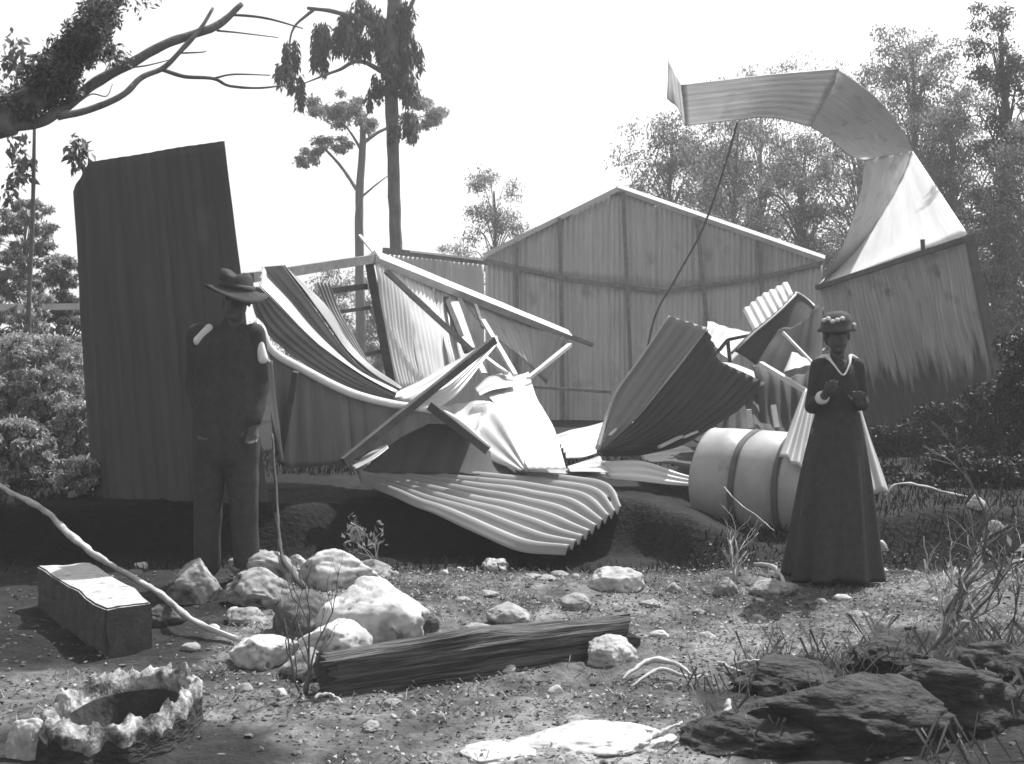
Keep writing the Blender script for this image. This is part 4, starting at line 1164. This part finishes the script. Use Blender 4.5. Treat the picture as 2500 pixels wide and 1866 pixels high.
ht.add(*lathe(hd2 + Vector((0, 0.004, 0.045)), [(0.05, -0.004), (0.094, -0.014), (0.110, -0.024), (0.114, -0.018), (0.096, -0.002), (0.090, 0.03), (0.080, 0.065), (0.055, 0.085), (0.01, 0.092)], tilt=(0.06, 0.10), ell=1.1))
hto = ht.build('hat', M['cloth_mid'], wom, smooth=True)
for i in range(5):
    an = math.radians(205 + 17 * i)
    v, f = ell_geo(hd2 + Vector((0.094 * math.cos(an), 0.100 * math.sin(an), 0.082 + 0.010 * math.sin(i * 2.1))), (0.016, 0.014, 0.013), 10, 8)
    mesh_obj('hat_flower', v, f, M['cloth_pale'], hto, smooth=True)
v, f = ell_geo(hd2 + Vector((0.085, -0.06, 0.055)), (0.012, 0.012, 0.012), 10, 8)
mesh_obj('hat_flower', v, f, M['cloth_pale'], hto, smooth=True)
fused('hair', [ell_geo(hd2 + Vector((0, 0.025, 0.02)), (0.078, 0.088, 0.090)), ell_geo(hd2 + Vector((0, 0.085, -0.03)), (0.055, 0.045, 0.05))], 0.008, M['hair'], wom)
for s in (-1, 1):
    v, f = ell_geo(hd2 + Vector((s * 0.028, -0.074, 0.007)), (0.012, 0.008, 0.008), 12, 8)
    mesh_obj('eye', v, f, M['cloth_dark'], wom, smooth=True)
    fused('shoe', [caps_geo(q_(s * 0.087, 0.04, 0.045), 0.038, q_(s * 0.097, -0.14, 0.03), 0.034)], 0.008, M['hair'], wom)

# ------------------------------------------------------------------ leaves, trees, shrubs
def leaf_cloud(clusters, size, droop=0.5, tone=(0.4, 1.7), aspect=2.6, shell=0.5):
    """clusters: (centre, (rx, ry, rz), count); returns leaf blades as two-triangle kites"""
    Vs, Ts = [], []
    for c, r, n in clusters:
        n = int(n)
        d = rng.normal(size=(n, 3))
        d /= np.linalg.norm(d, axis=1, keepdims=True)
        rad = rng.random(n) ** shell
        p = np.array(c) + d * rad[:, None] * np.array(r)
        ax = rng.normal(size=(n, 3))
        ax[:, 2] -= droop * 2.5
        ax /= np.linalg.norm(ax, axis=1, keepdims=True)
        sd = np.cross(ax, rng.normal(size=(n, 3)))
        sd /= np.maximum(1e-6, np.linalg.norm(sd, axis=1, keepdims=True))
        L = size * rng.uniform(0.6, 1.4, n)[:, None]
        W = L / aspect
        nn_ = np.cross(ax, sd) * (L * 0.12)
        q = np.stack([p, p + ax * L * 0.45 + sd * W * 0.5 + nn_, p + ax * L, p + ax * L * 0.45 - sd * W * 0.5 + nn_], 1)
        Vs.append(q.reshape(-1, 3))
        ct = rng.uniform(0.8, 1.2)
        Ts.append(np.repeat(rng.uniform(tone[0], tone[1], n) * ct, 4))
    V = np.concatenate(Vs)
    T = np.concatenate(Ts)
    Fq = np.arange(len(V)).reshape(-1, 4)
    return V, Fq, T

def fast_leaves(name, V, Fq, T, mat, parent=None, origin=None):
    o3 = np.array(WORLD[parent.name]) if parent is not None else np.array(origin)
    me = bpy.data.meshes.new(name)
    nv, nf = len(V), len(Fq)
    me.vertices.add(nv)
    me.vertices.foreach_set('co', (V - o3).astype(np.float32).ravel())
    me.loops.add(nf * 4)
    me.loops.foreach_set('vertex_index', Fq.astype(np.int32).ravel())
    me.polygons.add(nf)
    me.polygons.foreach_set('loop_start', (np.arange(nf) * 4).astype(np.int32))
    at = me.attributes.new('tone', 'FLOAT', 'POINT')
    at.data.foreach_set('value', T.astype(np.float32))
    me.update(calc_edges=True)
    me.materials.append(mat)
    o = bpy.data.objects.new(name, me)
    C.objects.link(o)
    if parent is not None:
        o.parent = parent
    else:
        o.location = o3
    WORLD[o.name] = tuple(o3)
    return o

def tree(label, base, trunk, limbs, clusters, size, mat='leaf_far', bark='bark_far', droop=0.5, group=None, name='tree', tone=(0.4, 1.7), aspect=2.6, cat='tree', shell=0.5):
    """trunk and limbs: lists of (points, radii)"""
    e = empty(name, base)
    tag(e, label, cat, group)
    mb = MB()
    for pts, rad in trunk + limbs:
        mb.add(*tube_geo(pts, rad, 8, max(8, len(pts) * 6), rough=0.18))
    mb.build('trunk', M[bark], e, smooth=True)
    if clusters:
        V, Fq, T = leaf_cloud(clusters, size, droop, tone, aspect, shell)
        fast_leaves('crown', V, Fq, T, M[mat], e)
    return e

def grown(px, d, top_py, width_px, n_cl, leaves, size, label, lean=0.0, low=0.35, seed=1, cl_r=0.5, group=None, mat='leaf_far', bark='bark_far', tr=0.12, droop=0.5, name='tree', cat='tree', tone=(0.5, 1.5)):
    """a tree standing on the ground at photo column px and distance d, crown up to the row top_py"""
    r = random.Random(seed)
    x, y = (px - CX) / F * d, d
    z0 = gh(x, y)
    top = P(px, top_py, d).z
    H = top - z0
    W = width_px / F * d / 2
    tp = [Vector((x, y, z0 - 0.1))]
    for i in range(1, 6):
        t = i / 5
        tp.append(Vector((x + lean * t + r.uniform(-.08, .08) * H * 0.15, y + r.uniform(-.1, .1), z0 + H * 0.92 * t)))
    trunk = [(tp, [tr * (1 - 0.16 * i) for i in range(6)])]
    limbs, cl = [], []
    for i in range(n_cl):
        t = low + (1 - low) * (i + 0.5) / n_cl
        k = min(4, int(t * 5))
        st = tp[k].lerp(tp[k + 1], t * 5 - k if k < 4 else min(1, t * 5 - 4)) if k < 5 else tp[5]
        an = r.uniform(0, 2 * math.pi)
        rad = W * (0.25 + 0.75 * r.random()) * (1.0 - 0.45 * max(0, t - 0.6) / 0.4)
        e_ = Vector((st.x + math.cos(an) * rad, st.y + math.sin(an) * rad * 0.8, min(top - 0.1, st.z + r.uniform(-0.05, 0.14) * H)))
        mid = st.lerp(e_, 0.5) + Vector((0, 0, 0.04 * H))
        limbs.append(([st - Vector((0, 0, 0.06 * H)), mid, e_], [tr * 0.42 * (1.1 - t), tr * 0.28 * (1.1 - t), 0.008]))
        c_r = W * cl_r * r.uniform(0.55, 1.1)
        cl.append((e_, (c_r, c_r, c_r * r.uniform(0.55, 0.95)), leaves / n_cl))
    return tree(label, (x, y, z0), trunk, limbs, cl, size, mat, bark, droop, group, name, tone, cat=cat)

G_R = 'bush trees behind the hall'
grown(1640, 27, 290, 340, 120, 21000, 0.075, 'leafy tree showing above the right slope of the gable', seed=11, group=G_R, cl_r=0.30, low=0.1)
grown(1800, 29, 245, 380, 130, 25000, 0.08, 'tree filling the gap below the curled roof iron', seed=12, group=G_R, cl_r=0.30, low=0.08)
grown(1960, 26, 330, 320, 120, 23000, 0.075, 'bushy tree left of the curled iron stem', seed=13, group=G_R, cl_r=0.30, low=0.06)
grown(2100, 31, 165, 380, 130, 24000, 0.085, 'tree rising behind the shoulder of the curled iron', seed=14, group=G_R, cl_r=0.28, low=0.12)
grown(2225, 26, 50, 330, 150, 27000, 0.075, 'tallest leafy tree right of the curled iron', seed=15, group=G_R, cl_r=0.30, low=0.1)
grown(2330, 24, 215, 330, 150, 30000, 0.07, 'dense dark tree behind the side wall end', seed=16, group=G_R, cl_r=0.30, low=0.05)
grown(2450, 21, 10, 240, 140, 22000, 0.065, 'tall tree with dark trunk at the wall\'s outer side', seed=17, group=G_R, cl_r=0.32, low=0.08, mat='leaf', tr=0.13, bark='bark')
grown(2530, 19.5, 300, 330, 130, 24000, 0.06, 'low spreading tree beyond the side wall corner', seed=18, group=G_R, cl_r=0.30, low=0.05)
grown(1860, 36, 150, 460, 60, 9000, 0.09, 'sparse pale tree far behind the curled iron', seed=19, group=G_R, cl_r=0.22, low=0.35)
grown(1720, 34, 330, 300, 70, 14000, 0.09, 'thin far tree over the gable peak\'s right slope', seed=20, group=G_R, cl_r=0.26, low=0.2)
# middle distance
G_M = 'trees seen over the collapsed wall'
grown(1206, 34, 425, 190, 44, 6500, 0.085, 'small pointed tree behind the left slope of the gable', seed=21, group=G_M, cl_r=0.42, low=0.45)
x0 = (872 - CX) / F * 30
tree('slender pale tree with forked crown behind the collapsed frame', P(880, 1000, 30), [([P(884, 1000, 30), P(878, 620, 30), P(878, 470, 30), P(886, 340, 30), P(880, 270, 30)], [.13, .11, .10, .08, .03])],
     [([P(878, 475, 30), P(835, 410, 30.2), P(790, 360, 30.3), P(765, 330, 30.4)], [.05, .04, .03, .01]), ([P(884, 370, 30), P(860, 330, 29.8), P(830, 290, 29.7)], [.04, .03, .01]), ([P(884, 480, 30), P(920, 450, 30), P(960, 420, 30)], [.03, .02, .008]), ([P(886, 350, 30), P(930, 320, 30.3), P(1010, 290, 30.4), P(1060, 280, 30.4)], [.05, .04, .02, .01])],
     [(P(x + random.uniform(-30, 30), y + random.uniform(-18, 18), 30 + random.uniform(-.6, .6)), (r * .5, r * .5, r * .3), n * .3) for x, y, r, n in ((790, 255, .42, 320), (830, 285, .5, 380), (850, 270, .4, 260), (760, 380, .32, 200), (800, 355, .3, 160), (835, 350, .34, 200), (885, 300, .35, 200), (1040, 262, .5, 330), (1075, 280, .45, 260), (1020, 300, .4, 200), (745, 390, .25, 110), (860, 240, .3, 140)) for n in (n * 3,) for _ in range(5)], 0.085, group=G_M, shell=0.55)
# trunk hung with leaves and shed bark
hang = []
for x, y, r, rz_, n in ((985, 120, .30, .55, 420), (965, 190, .28, .55, 420), (945, 140, .25, .4, 260), (1000, 210, .2, .45, 240), (1010, 120, .14, .4, 120), (925, 90, .2, .4, 200), (880, 100, .25, .35, 240), (840, 100, .22, .4, 260), (780, 80, .2, .45, 300), (775, 150, .12, .3, 140), (915, 225, .12, .35, 140), (995, 290, .2, .35, 260), (955, 330, .16, .3, 200), (705, 150, .14, .5, 240), (720, 210, .13, .35, 180), (690, 190, .1, .2, 80), (860, 60, .3, .3, 240), (980, 50, .3, .4, 300), (900, 40, .3, .3, 240)):
    hang += [(P(x + random.uniform(-16, 16), y + random.uniform(-25, 25), 22 + random.uniform(-.4, .4)), (r * .55, r * .55, rz_ * .75), n * 0.8) for _ in range(3)]
tree('dark straight gum trunk with hanging leaves and shed bark', P(965, 1010, 22), [([P(968, 1015, 22), P(966, 620, 22), P(960, 380, 22), P(955, 200, 22), P(962, 20, 22), P(968, -200, 22)], [.13, .115, .11, .12, .13, .12])],
     [([P(958, 120, 22), P(900, 60, 22), P(820, 30, 22), P(750, 20, 22)], [.07, .05, .04, .03]), ([P(958, 190, 22), P(880, 150, 21.8), P(830, 170, 21.7), P(790, 185, 21.6), P(740, 205, 21.5)], [.05, .04, .03, .02, .01]), ([P(960, 60, 22), P(1000, 20, 22), P(1030, -60, 22)], [.05, .04, .02]), ([P(770, 20, 22), P(712, 80, 22), P(708, 200, 22)], [.03, .02, .01])],
     hang, 0.13, mat='leaf', bark='bark', droop=1.3, group=G_M, aspect=3.5)
for i, (px, d, tp, wd, lab) in enumerate(((820, 33, 660, 210, 'bushy tree seen through the open wall frame'), (700, 36, 690, 160, 'low bush seen below the tie beam of the frame'), (1090, 44, 600, 120, 'far low bush over the side wall panel'), (1010, 46, 618, 110, 'smallest far bush over the collapsed frame'), (930, 31, 690, 180, 'bush behind the corner post of the frame'))):
    grown(px, d, tp, wd, 40, 9000, 0.08, lab, seed=30 + i, low=0.05, cl_r=0.38, group='bushes seen through the collapsed frame', name='bush', cat='bush', tr=0.05)
# left side growth
G_L = 'growth left of the dark remnant'
grown(60, 16, 480, 230, 190, 30000, 0.05, 'tall dense bush beside the fence rail', seed=41, low=0.0, cl_r=0.15, group=G_L, mat='leaf_bush', name='bush', cat='bush', tr=0.05)
grown(-90, 15, 430, 280, 90, 20000, 0.05, 'bush at the outer end of the fence rail', seed=42, low=0.0, cl_r=0.15, group=G_L, mat='leaf_bush', name='bush', cat='bush', tr=0.05)
grown(155, 13.5, 610, 200, 170, 26000, 0.048, 'leafy bush behind the edge of the dark remnant', seed=43, low=0.0, cl_r=0.15, group=G_L, mat='leaf_bush', name='bush', cat='bush', tr=0.05)
grown(105, 10.6, 800, 350, 210, 32000, 0.038, 'low pale-leaved bush before the fence rail', seed=44, low=0.0, cl_r=0.14, group=G_L, mat='leaf_bush', name='bush', cat='bush', tr=0.03, tone=(0.7, 2.2))
grown(220, 9.0, 1090, 170, 110, 12000, 0.032, 'small leafy bush at the foot of the dark remnant', seed=45, low=0.0, cl_r=0.15, group=G_L, mat='leaf_bush', name='bush', cat='bush', tr=0.02, tone=(0.7, 2.2))
grown(20, 9.4, 1000, 220, 150, 20000, 0.035, 'bush before the upper end of the bleached pole', seed=46, low=0.0, cl_r=0.15, group=G_L, mat='leaf_bush', name='bush', cat='bush', tr=0.02, tone=(0.7, 2.0))
for i, (px, d, tp, wd, lab) in enumerate(((60, 12.2, 690, 170, 'upright leafy shoots in front of the fence rail'), (150, 11.4, 820, 150, 'loose leafy shoots against the dark remnant edge'), (20, 10.4, 900, 160, 'loose leafy shoots above the bleached pole'), (190, 10.0, 960, 130, 'small leafy shoots low against the dark remnant'))):
    grown(px, d, tp, wd, 90, 9000, 0.042, lab, seed=80 + i, low=0.0, cl_r=0.16, group=G_L, mat='leaf_bush', name='bush', cat='bush', tr=0.02, tone=(0.5, 2.4))
tree('thin sapling with sparse tufts beside the dense left bush', P(80, 1000, 12), [([P(82, 1040, 12), P(70, 800, 12), P(80, 520, 12), P(84, 320, 12), P(86, 200, 12)], [.03, .026, .022, .016, .008])], [],
     [(P(x, y, 12 + random.uniform(-.2, .2)), (.12, .12, .18), 45) for x, y in ((40, 350), (45, 420), (30, 470), (60, 400), (35, 120), (30, 150), (195, 370), (180, 375))], 0.1, mat='leaf', bark='bark', group=G_L)
# big bough from a tree standing outside the frame
bl_ = lambda pts, d=9.0: [P(x, y, d + 0.1 * i) for i, (x, y) in enumerate(pts)]
bz = (-5.6, 9.2, gh(-5.6, 9.2))
tree('overhanging bough with bare branches and leaf tufts above the dark remnant', bz,
     [([Vector(bz), Vector((-5.5, 9.2, 1.6)), P(-420, 420, 9.0), P(-150, 330, 9.0), P(30, 285, 9.0)], [.32, .26, .2, .16, .12]),
      ([P(-420, 420, 9.0), P(-520, 150, 9.2), P(-560, -300, 9.4)], [.18, .15, .1])],
     [(bl_([(10, 290), (110, 215), (190, 120), (240, 40), (330, -80)]), [.10, .10, .09, .08, .06]),
      (bl_([(20, 305), (90, 300), (150, 268), (230, 205), (320, 155), (400, 110), (470, 85), (535, 60), (590, 10)]), [.05, .045, .04, .04, .038, .036, .033, .03, .02]),
      (bl_([(140, 285), (220, 268), (300, 232), (345, 190), (400, 165), (450, 115), (490, 70), (520, 20)]), [.03, .026, .025, .022, .02, .02, .016, .012]),
      (bl_([(395, 170), (450, 187), (520, 192), (560, 210), (630, 215), (700, 208)], 9.6), [.018, .016, .014, .012, .01, .006]),
      (bl_([(520, 192), (570, 182), (660, 184)], 9.8), [.010, .008, .005]),
      (bl_([(535, 62), (560, 38), (650, 45), (740, 70)], 9.8), [.014, .012, .010, .005]),
      (bl_([(530, 75), (580, 80), (680, 92)], 9.7), [.010, .007, .004]),
      (bl_([(440, 130), (490, 128), (505, 125)], 9.6), [.008, .006, .004]),
      (bl_([(320, 165), (360, 160), (420, 145)], 9.5), [.008, .006, .004]),
      (bl_([(150, 275), (190, 240), (240, 200), (270, 150)], 9.3), [.012, .010, .008, .004]),
      (bl_([(70, 300), (95, 265), (120, 240)], 9.2), [.012, .010, .006]),
      (bl_([(190, 250), (225, 230), (260, 235), (275, 205)], 9.4), [.008, .006, .005, .003]),
      (bl_([(215, 60), (250, 40), (300, 30)], 9.3), [.02, .012, .006])],
     [(P(x, y, 9.1 + random.uniform(-.2, .2)), (r * 1.3, r, r), n) for x, y, r, n in ((120, 180, .17, 1500), (170, 130, .15, 1300), (210, 80, .14, 1200), (80, 240, .15, 1300), (240, 40, .14, 900), (135, 200, .16, 1500), (110, 230, .12, 450), (150, 150, .12, 420), (185, 110, .12, 420), (220, 70, .11, 360), (240, 110, .10, 220), (270, 130, .09, 180), (200, 140, .10, 260), (160, 215, .10, 300), (60, 270, .10, 360), (30, 250, .12, 400), (240, 30, .12, 300), (-60, 200, .3, 700), (-200, 150, .35, 800), (300, -60, .3, 700), (310, 150, .06, 60))],
     0.045, mat='leaf', bark='bark', droop=0.3, aspect=2.8, shell=0.5)
M['leaf_scrub'] = leaf_mat('dark_scrub_leaf', 0.028, 0.06)
for i, (px, d, tp, wd, lab) in enumerate(((2190, 12.5, 1030, 150, 'dark low scrub under the side wall beside the woman'), (2300, 12.8, 975, 200, 'dark low scrub under the middle of the side wall'), (2430, 11.6, 930, 230, 'tall dark scrub at the corner post of the side wall'), (2520, 10.6, 800, 240, 'dark scrub standing outside the side wall corner'), (2240, 9.6, 1160, 210, 'dark scrub below the pale branch'), (2350, 10.4, 1080, 170, 'dark scrub behind the white domed stone'), (2450, 9.4, 1110, 200, 'dark scrub around the pale stones'), (2130, 10.5, 1120, 130, 'dark scrub behind the pleated sheet'), (2200, 8.9, 1290, 160, 'dark weeds beside the hem of the long dress'))):
    grown(px, d, tp, wd, 46, 11000, 0.045, lab, seed=60 + i, low=0.0, cl_r=0.34, group='dark scrub right of the woman', mat='leaf_scrub', name='scrub', cat='bush', tr=0.02, tone=(0.3, 1.2))
# fence rail on the left
fr = empty('fence_rail', P(100, 1000, 12.5))
tag(fr, 'single pale horizontal fence rail left of the dark remnant', 'fence')
beam('rail', P(-150, 752, 12.5), P(230, 749, 12.5), 0.05, 0.065, M['timber_pale'], fr)
beam('post', P(-120, 740, 12.56), P(-115, 1130, 12.56), 0.1, 0.1, M['timber'], fr)
beam('post', P(215, 735, 12.56), P(222, 1130, 12.56), 0.1, 0.1, M['timber'], fr)

# ------------------------------------------------------------------ dead shrubs and undergrowth
def twiggy(label, px, py, hgt, seed, n=5, mat='bark_pale', spread=0.6, lean=(0, 0), r0=0.010, name='dead_shrub', leaves=0):
    r = random.Random(seed)
    g = on_ground(px, py)
    e = empty(name, g)
    tag(e, label, 'shrub')
    mb = MB()
    tips = []
    def br(p, d, ln, rad, lv):
        pts, k = [p], 4
        for i in range(k):
            d = (d + Vector((r.uniform(-.35, .35), r.uniform(-.35, .35), r.uniform(-.15, .25)))).normalized()
            pts.append(pts[-1] + d * ln / k)
        mb.add(*tube_geo(pts, list(np.linspace(rad, rad * 0.5, k + 1)), 5))
        tips.append(pts[-1])
        if lv > 0:
            for q in range(r.randint(2, 3)):
                br(pts[r.randint(1, k)], (d + Vector((r.uniform(-1, 1), r.uniform(-1, 1), r.uniform(-.3, .6))) * spread * 1.3).normalized(), ln * r.uniform(.45, .75), rad * 0.55, lv - 1)
    for i in range(n):
        br(g - Vector((0, 0, .03)), Vector((r.uniform(-1, 1) * spread + lean[0], r.uniform(-.5, .5) * spread + lean[1], 1)).normalized(), hgt * r.uniform(.5, .8), r0 * r.uniform(.7, 1.1), 3)
    mb.build('stems', M[mat], e, smooth=True)
    if leaves:
        V, Fq, T = leaf_cloud([(t, (.05, .05, .05), leaves) for t in tips], 0.05, 0.3)
        fast_leaves('leaves', V, Fq, T, M['leaf_bush'], e)
    return e
twiggy('small pale dead shrub below the flat dull sheet', 1805, 1425, 0.42, 3, 3, lean=(-.25, 0), r0=0.007)
twiggy('dark twiggy shrub with forked stems right of the woman', 2270, 1600, 0.75, 5, 4, 'bark', lean=(.35, .3), r0=0.014)
twiggy('pale dry twigs reaching out above the forked shrub', 2300, 1500, 0.60, 8, 4, lean=(.5, .2), r0=0.009)
twiggy('thin dark shrub stems among the boulders', 745, 1700, 0.5, 12, 3, 'bark', spread=.35, lean=(-.1, 0), r0=0.008)
twiggy('fine pale dry weed standing on the dark bank', 920, 1368, 0.28, 14, 4, lean=(-.3, 0), spread=.8, r0=0.005, leaves=1)
twiggy('thin weed at the shaded ground edge', 2430, 1650, 0.5, 18, 4, 'bark', spread=.6, r0=0.008, leaves=1)

def blades(n, xr, yr, hr, wd, tone, keep=None, flat=0.0):
    X = rng.uniform(xr[0], xr[1], n)
    Y = rng.uniform(yr[0], yr[1], n)
    V, T = [], []
    for x, y in zip(X, Y):
        if keep and not keep(x, y):
            continue
        z = gh(x, y) - 0.01
        h = random.uniform(*hr)
        an = random.uniform(0, 6.28)
        bn = random.uniform(0, 6.28)
        b_ = random.uniform(0.15, 0.7) * h + flat * h
        c_, s_ = math.cos(an) * wd / 2, math.sin(an) * wd / 2
        tx, ty = math.cos(bn) * b_, math.sin(bn) * b_
        V += [(x - c_, y - s_, z), (x + c_, y + s_, z), (x + c_ * .5 + tx * .9, y + s_ * .5 + ty * .9, z + h), (x - c_ * .5 + tx, y - s_ * .5 + ty, z + h * .97)]
        t = random.uniform(*tone)
        T += [t] * 4
    V = np.array(V)
    return V, np.arange(len(V)).reshape(-1, 4), np.array(T)

V, Fq, T = blades(30000, (-4.2, 5.5), (7.55, 13), (0.02, 0.08), 0.010, (0.3, 1.0), keep=lambda x, y: y > 7.75 and not (-3.2 < x < 1.5 and 8.0 < y < 10.2) and fbm(x * 1.1, y * 1.1, 9, 2) > -0.18)
o = fast_leaves('dark_undergrowth', V, Fq, T, M['grass_dark'], origin=(0, 9, 0))
tag(o, 'short dark grass and weeds covering the bank', 'grass', kind='stuff')
V, Fq, T = blades(12000, (-3, 3.6), (3.6, 7.8), (0.012, 0.045), 0.005, (0.6, 2.6), keep=lambda x, y: fbm(x * 1.7, y * 1.7, 4, 2) > -0.1 and painted_shade(x, y) < 0.4, flat=0.8)
o = fast_leaves('dry_grass', V, Fq, T, M['grass'], origin=(0, 5, 0))
tag(o, 'thin dry grass tufts scattered over the bare foreground earth', 'grass', kind='stuff')
V, Fq, T = blades(5000, (0.7, 3.4), (4.2, 6.6), (0.03, 0.16), 0.006, (0.3, 1.6), keep=lambda x, y: painted_shade(x, y) > 0.3 and fbm(x * 2.3, y * 2.3, 44, 2) > 0.0, flat=0.2)
o = fast_leaves('dark_weeds', V, Fq, T, M['grass'], origin=(2, 5, 0))
tag(o, 'thin weeds growing among the charred lumps', 'weeds', kind='stuff')
# leaf litter, bark flakes
n = 34000
X = rng.uniform(-3.2, 3.8, n)
Y = 3.6 + 4.3 * rng.random(n) ** 0.8
V, T = [], []
for x, y in zip(X, Y):
    if fbm(x * 1.3 + 8, y * 1.3, 6, 2) < -0.22 or (painted_shade(x, y) > 0.4 and random.random() < 0.95):
        continue
    z = gh(x, y) + 0.006
    L = random.uniform(0.006, 0.026)
    Wd = L * random.uniform(0.2, 0.5)
    an = random.uniform(0, 6.28)
    c_, s_ = math.cos(an), math.sin(an)
    t1, t2 = random.uniform(-.3, .5) * L, random.uniform(-.2, .4) * L
    V += [(x, y, z), (x + c_ * L * .5 - s_ * Wd, y + s_ * L * .5 + c_ * Wd, z + t2 + .004), (x + c_ * L, y + s_ * L, z + t1), (x + c_ * L * .5 + s_ * Wd, y + s_ * L * .5 - c_ * Wd, z + .004)]
    T += [random.choice([0.05, 0.08, 0.1, 0.13, 0.18, 0.25, 0.4])] * 4
V = np.array(V)
o = fast_leaves('leaf_litter', V, np.arange(len(V)).reshape(-1, 4), np.array(T), M['litter'], origin=(0, 5, 0))
tag(o, 'fallen leaves and bark flakes strewn over the bare earth', 'leaf litter', kind='stuff')
# gravel
bm = bmesh.new()
bmesh.ops.create_icosphere(bm, subdivisions=1, radius=1)
iv = np.array([v_.co[:] for v_ in bm.verts])
bm.verts.index_update()
ifc = np.array([[q.index for q in f_.verts] for f_ in bm.faces])
bm.free()
V, FF = [], []
k = 0
for _ in range(2600):
    x, y = random.uniform(-3.2, 3.8), 3.6 + 4.2 * random.random()
    s = 0.004 + 0.018 * random.random() ** 3
    A = iv * (1 + rng.uniform(-.25, .25, (len(iv), 1))) * np.array([s, s * random.uniform(.6, 1), s * random.uniform(.25, .5)]) + np.array([x, y, gh(x, y) + s * 0.2])
    V.append(A)
    FF.append(ifc + k)
    k += len(iv)
V = np.concatenate(V)
FF = np.concatenate(FF)
o = mesh_obj('gravel', V, FF.tolist(), M['rock_dark'], origin=(0, 5, 0))
tag(o, 'small gravel and grit on the bare foreground earth', 'gravel', kind='stuff')

# ------------------------------------------------------------------ haze
hb = MB()
x0_, x1_, y0_, y1_, z0_, z1_ = -305, 305, -65, 605, -3, 16
hb.add([(x0_, y0_, z0_), (x1_, y0_, z0_), (x1_, y1_, z0_), (x0_, y1_, z0_), (x0_, y0_, z1_), (x1_, y0_, z1_), (x1_, y1_, z1_), (x0_, y1_, z1_)],
       [(3, 2, 1, 0), (4, 5, 6, 7), (0, 1, 5, 4), (1, 2, 6, 5), (2, 3, 7, 6), (3, 0, 4, 7)])
hm = bpy.data.materials.new('haze')
hm.use_nodes = True
hn = hm.node_tree
hn.nodes.remove(hn.nodes['Principled BSDF'])
pv = hn.nodes.new('ShaderNodeVolumePrincipled')
pv.inputs['Color'].default_value = (0.98, 0.98, 0.98, 1)
pv.inputs['Density'].default_value = 0.0028  # haze added to lift dark tones and pale the distance
pv.inputs['Anisotropy'].default_value = 0.2
hn.links.new(pv.outputs[0], hn.nodes['Material Output'].inputs['Volume'])
ho = hb.build('haze', hm, origin=(0, 0, 0))
tag(ho, 'thin pale haze in the air', kind='stuff')
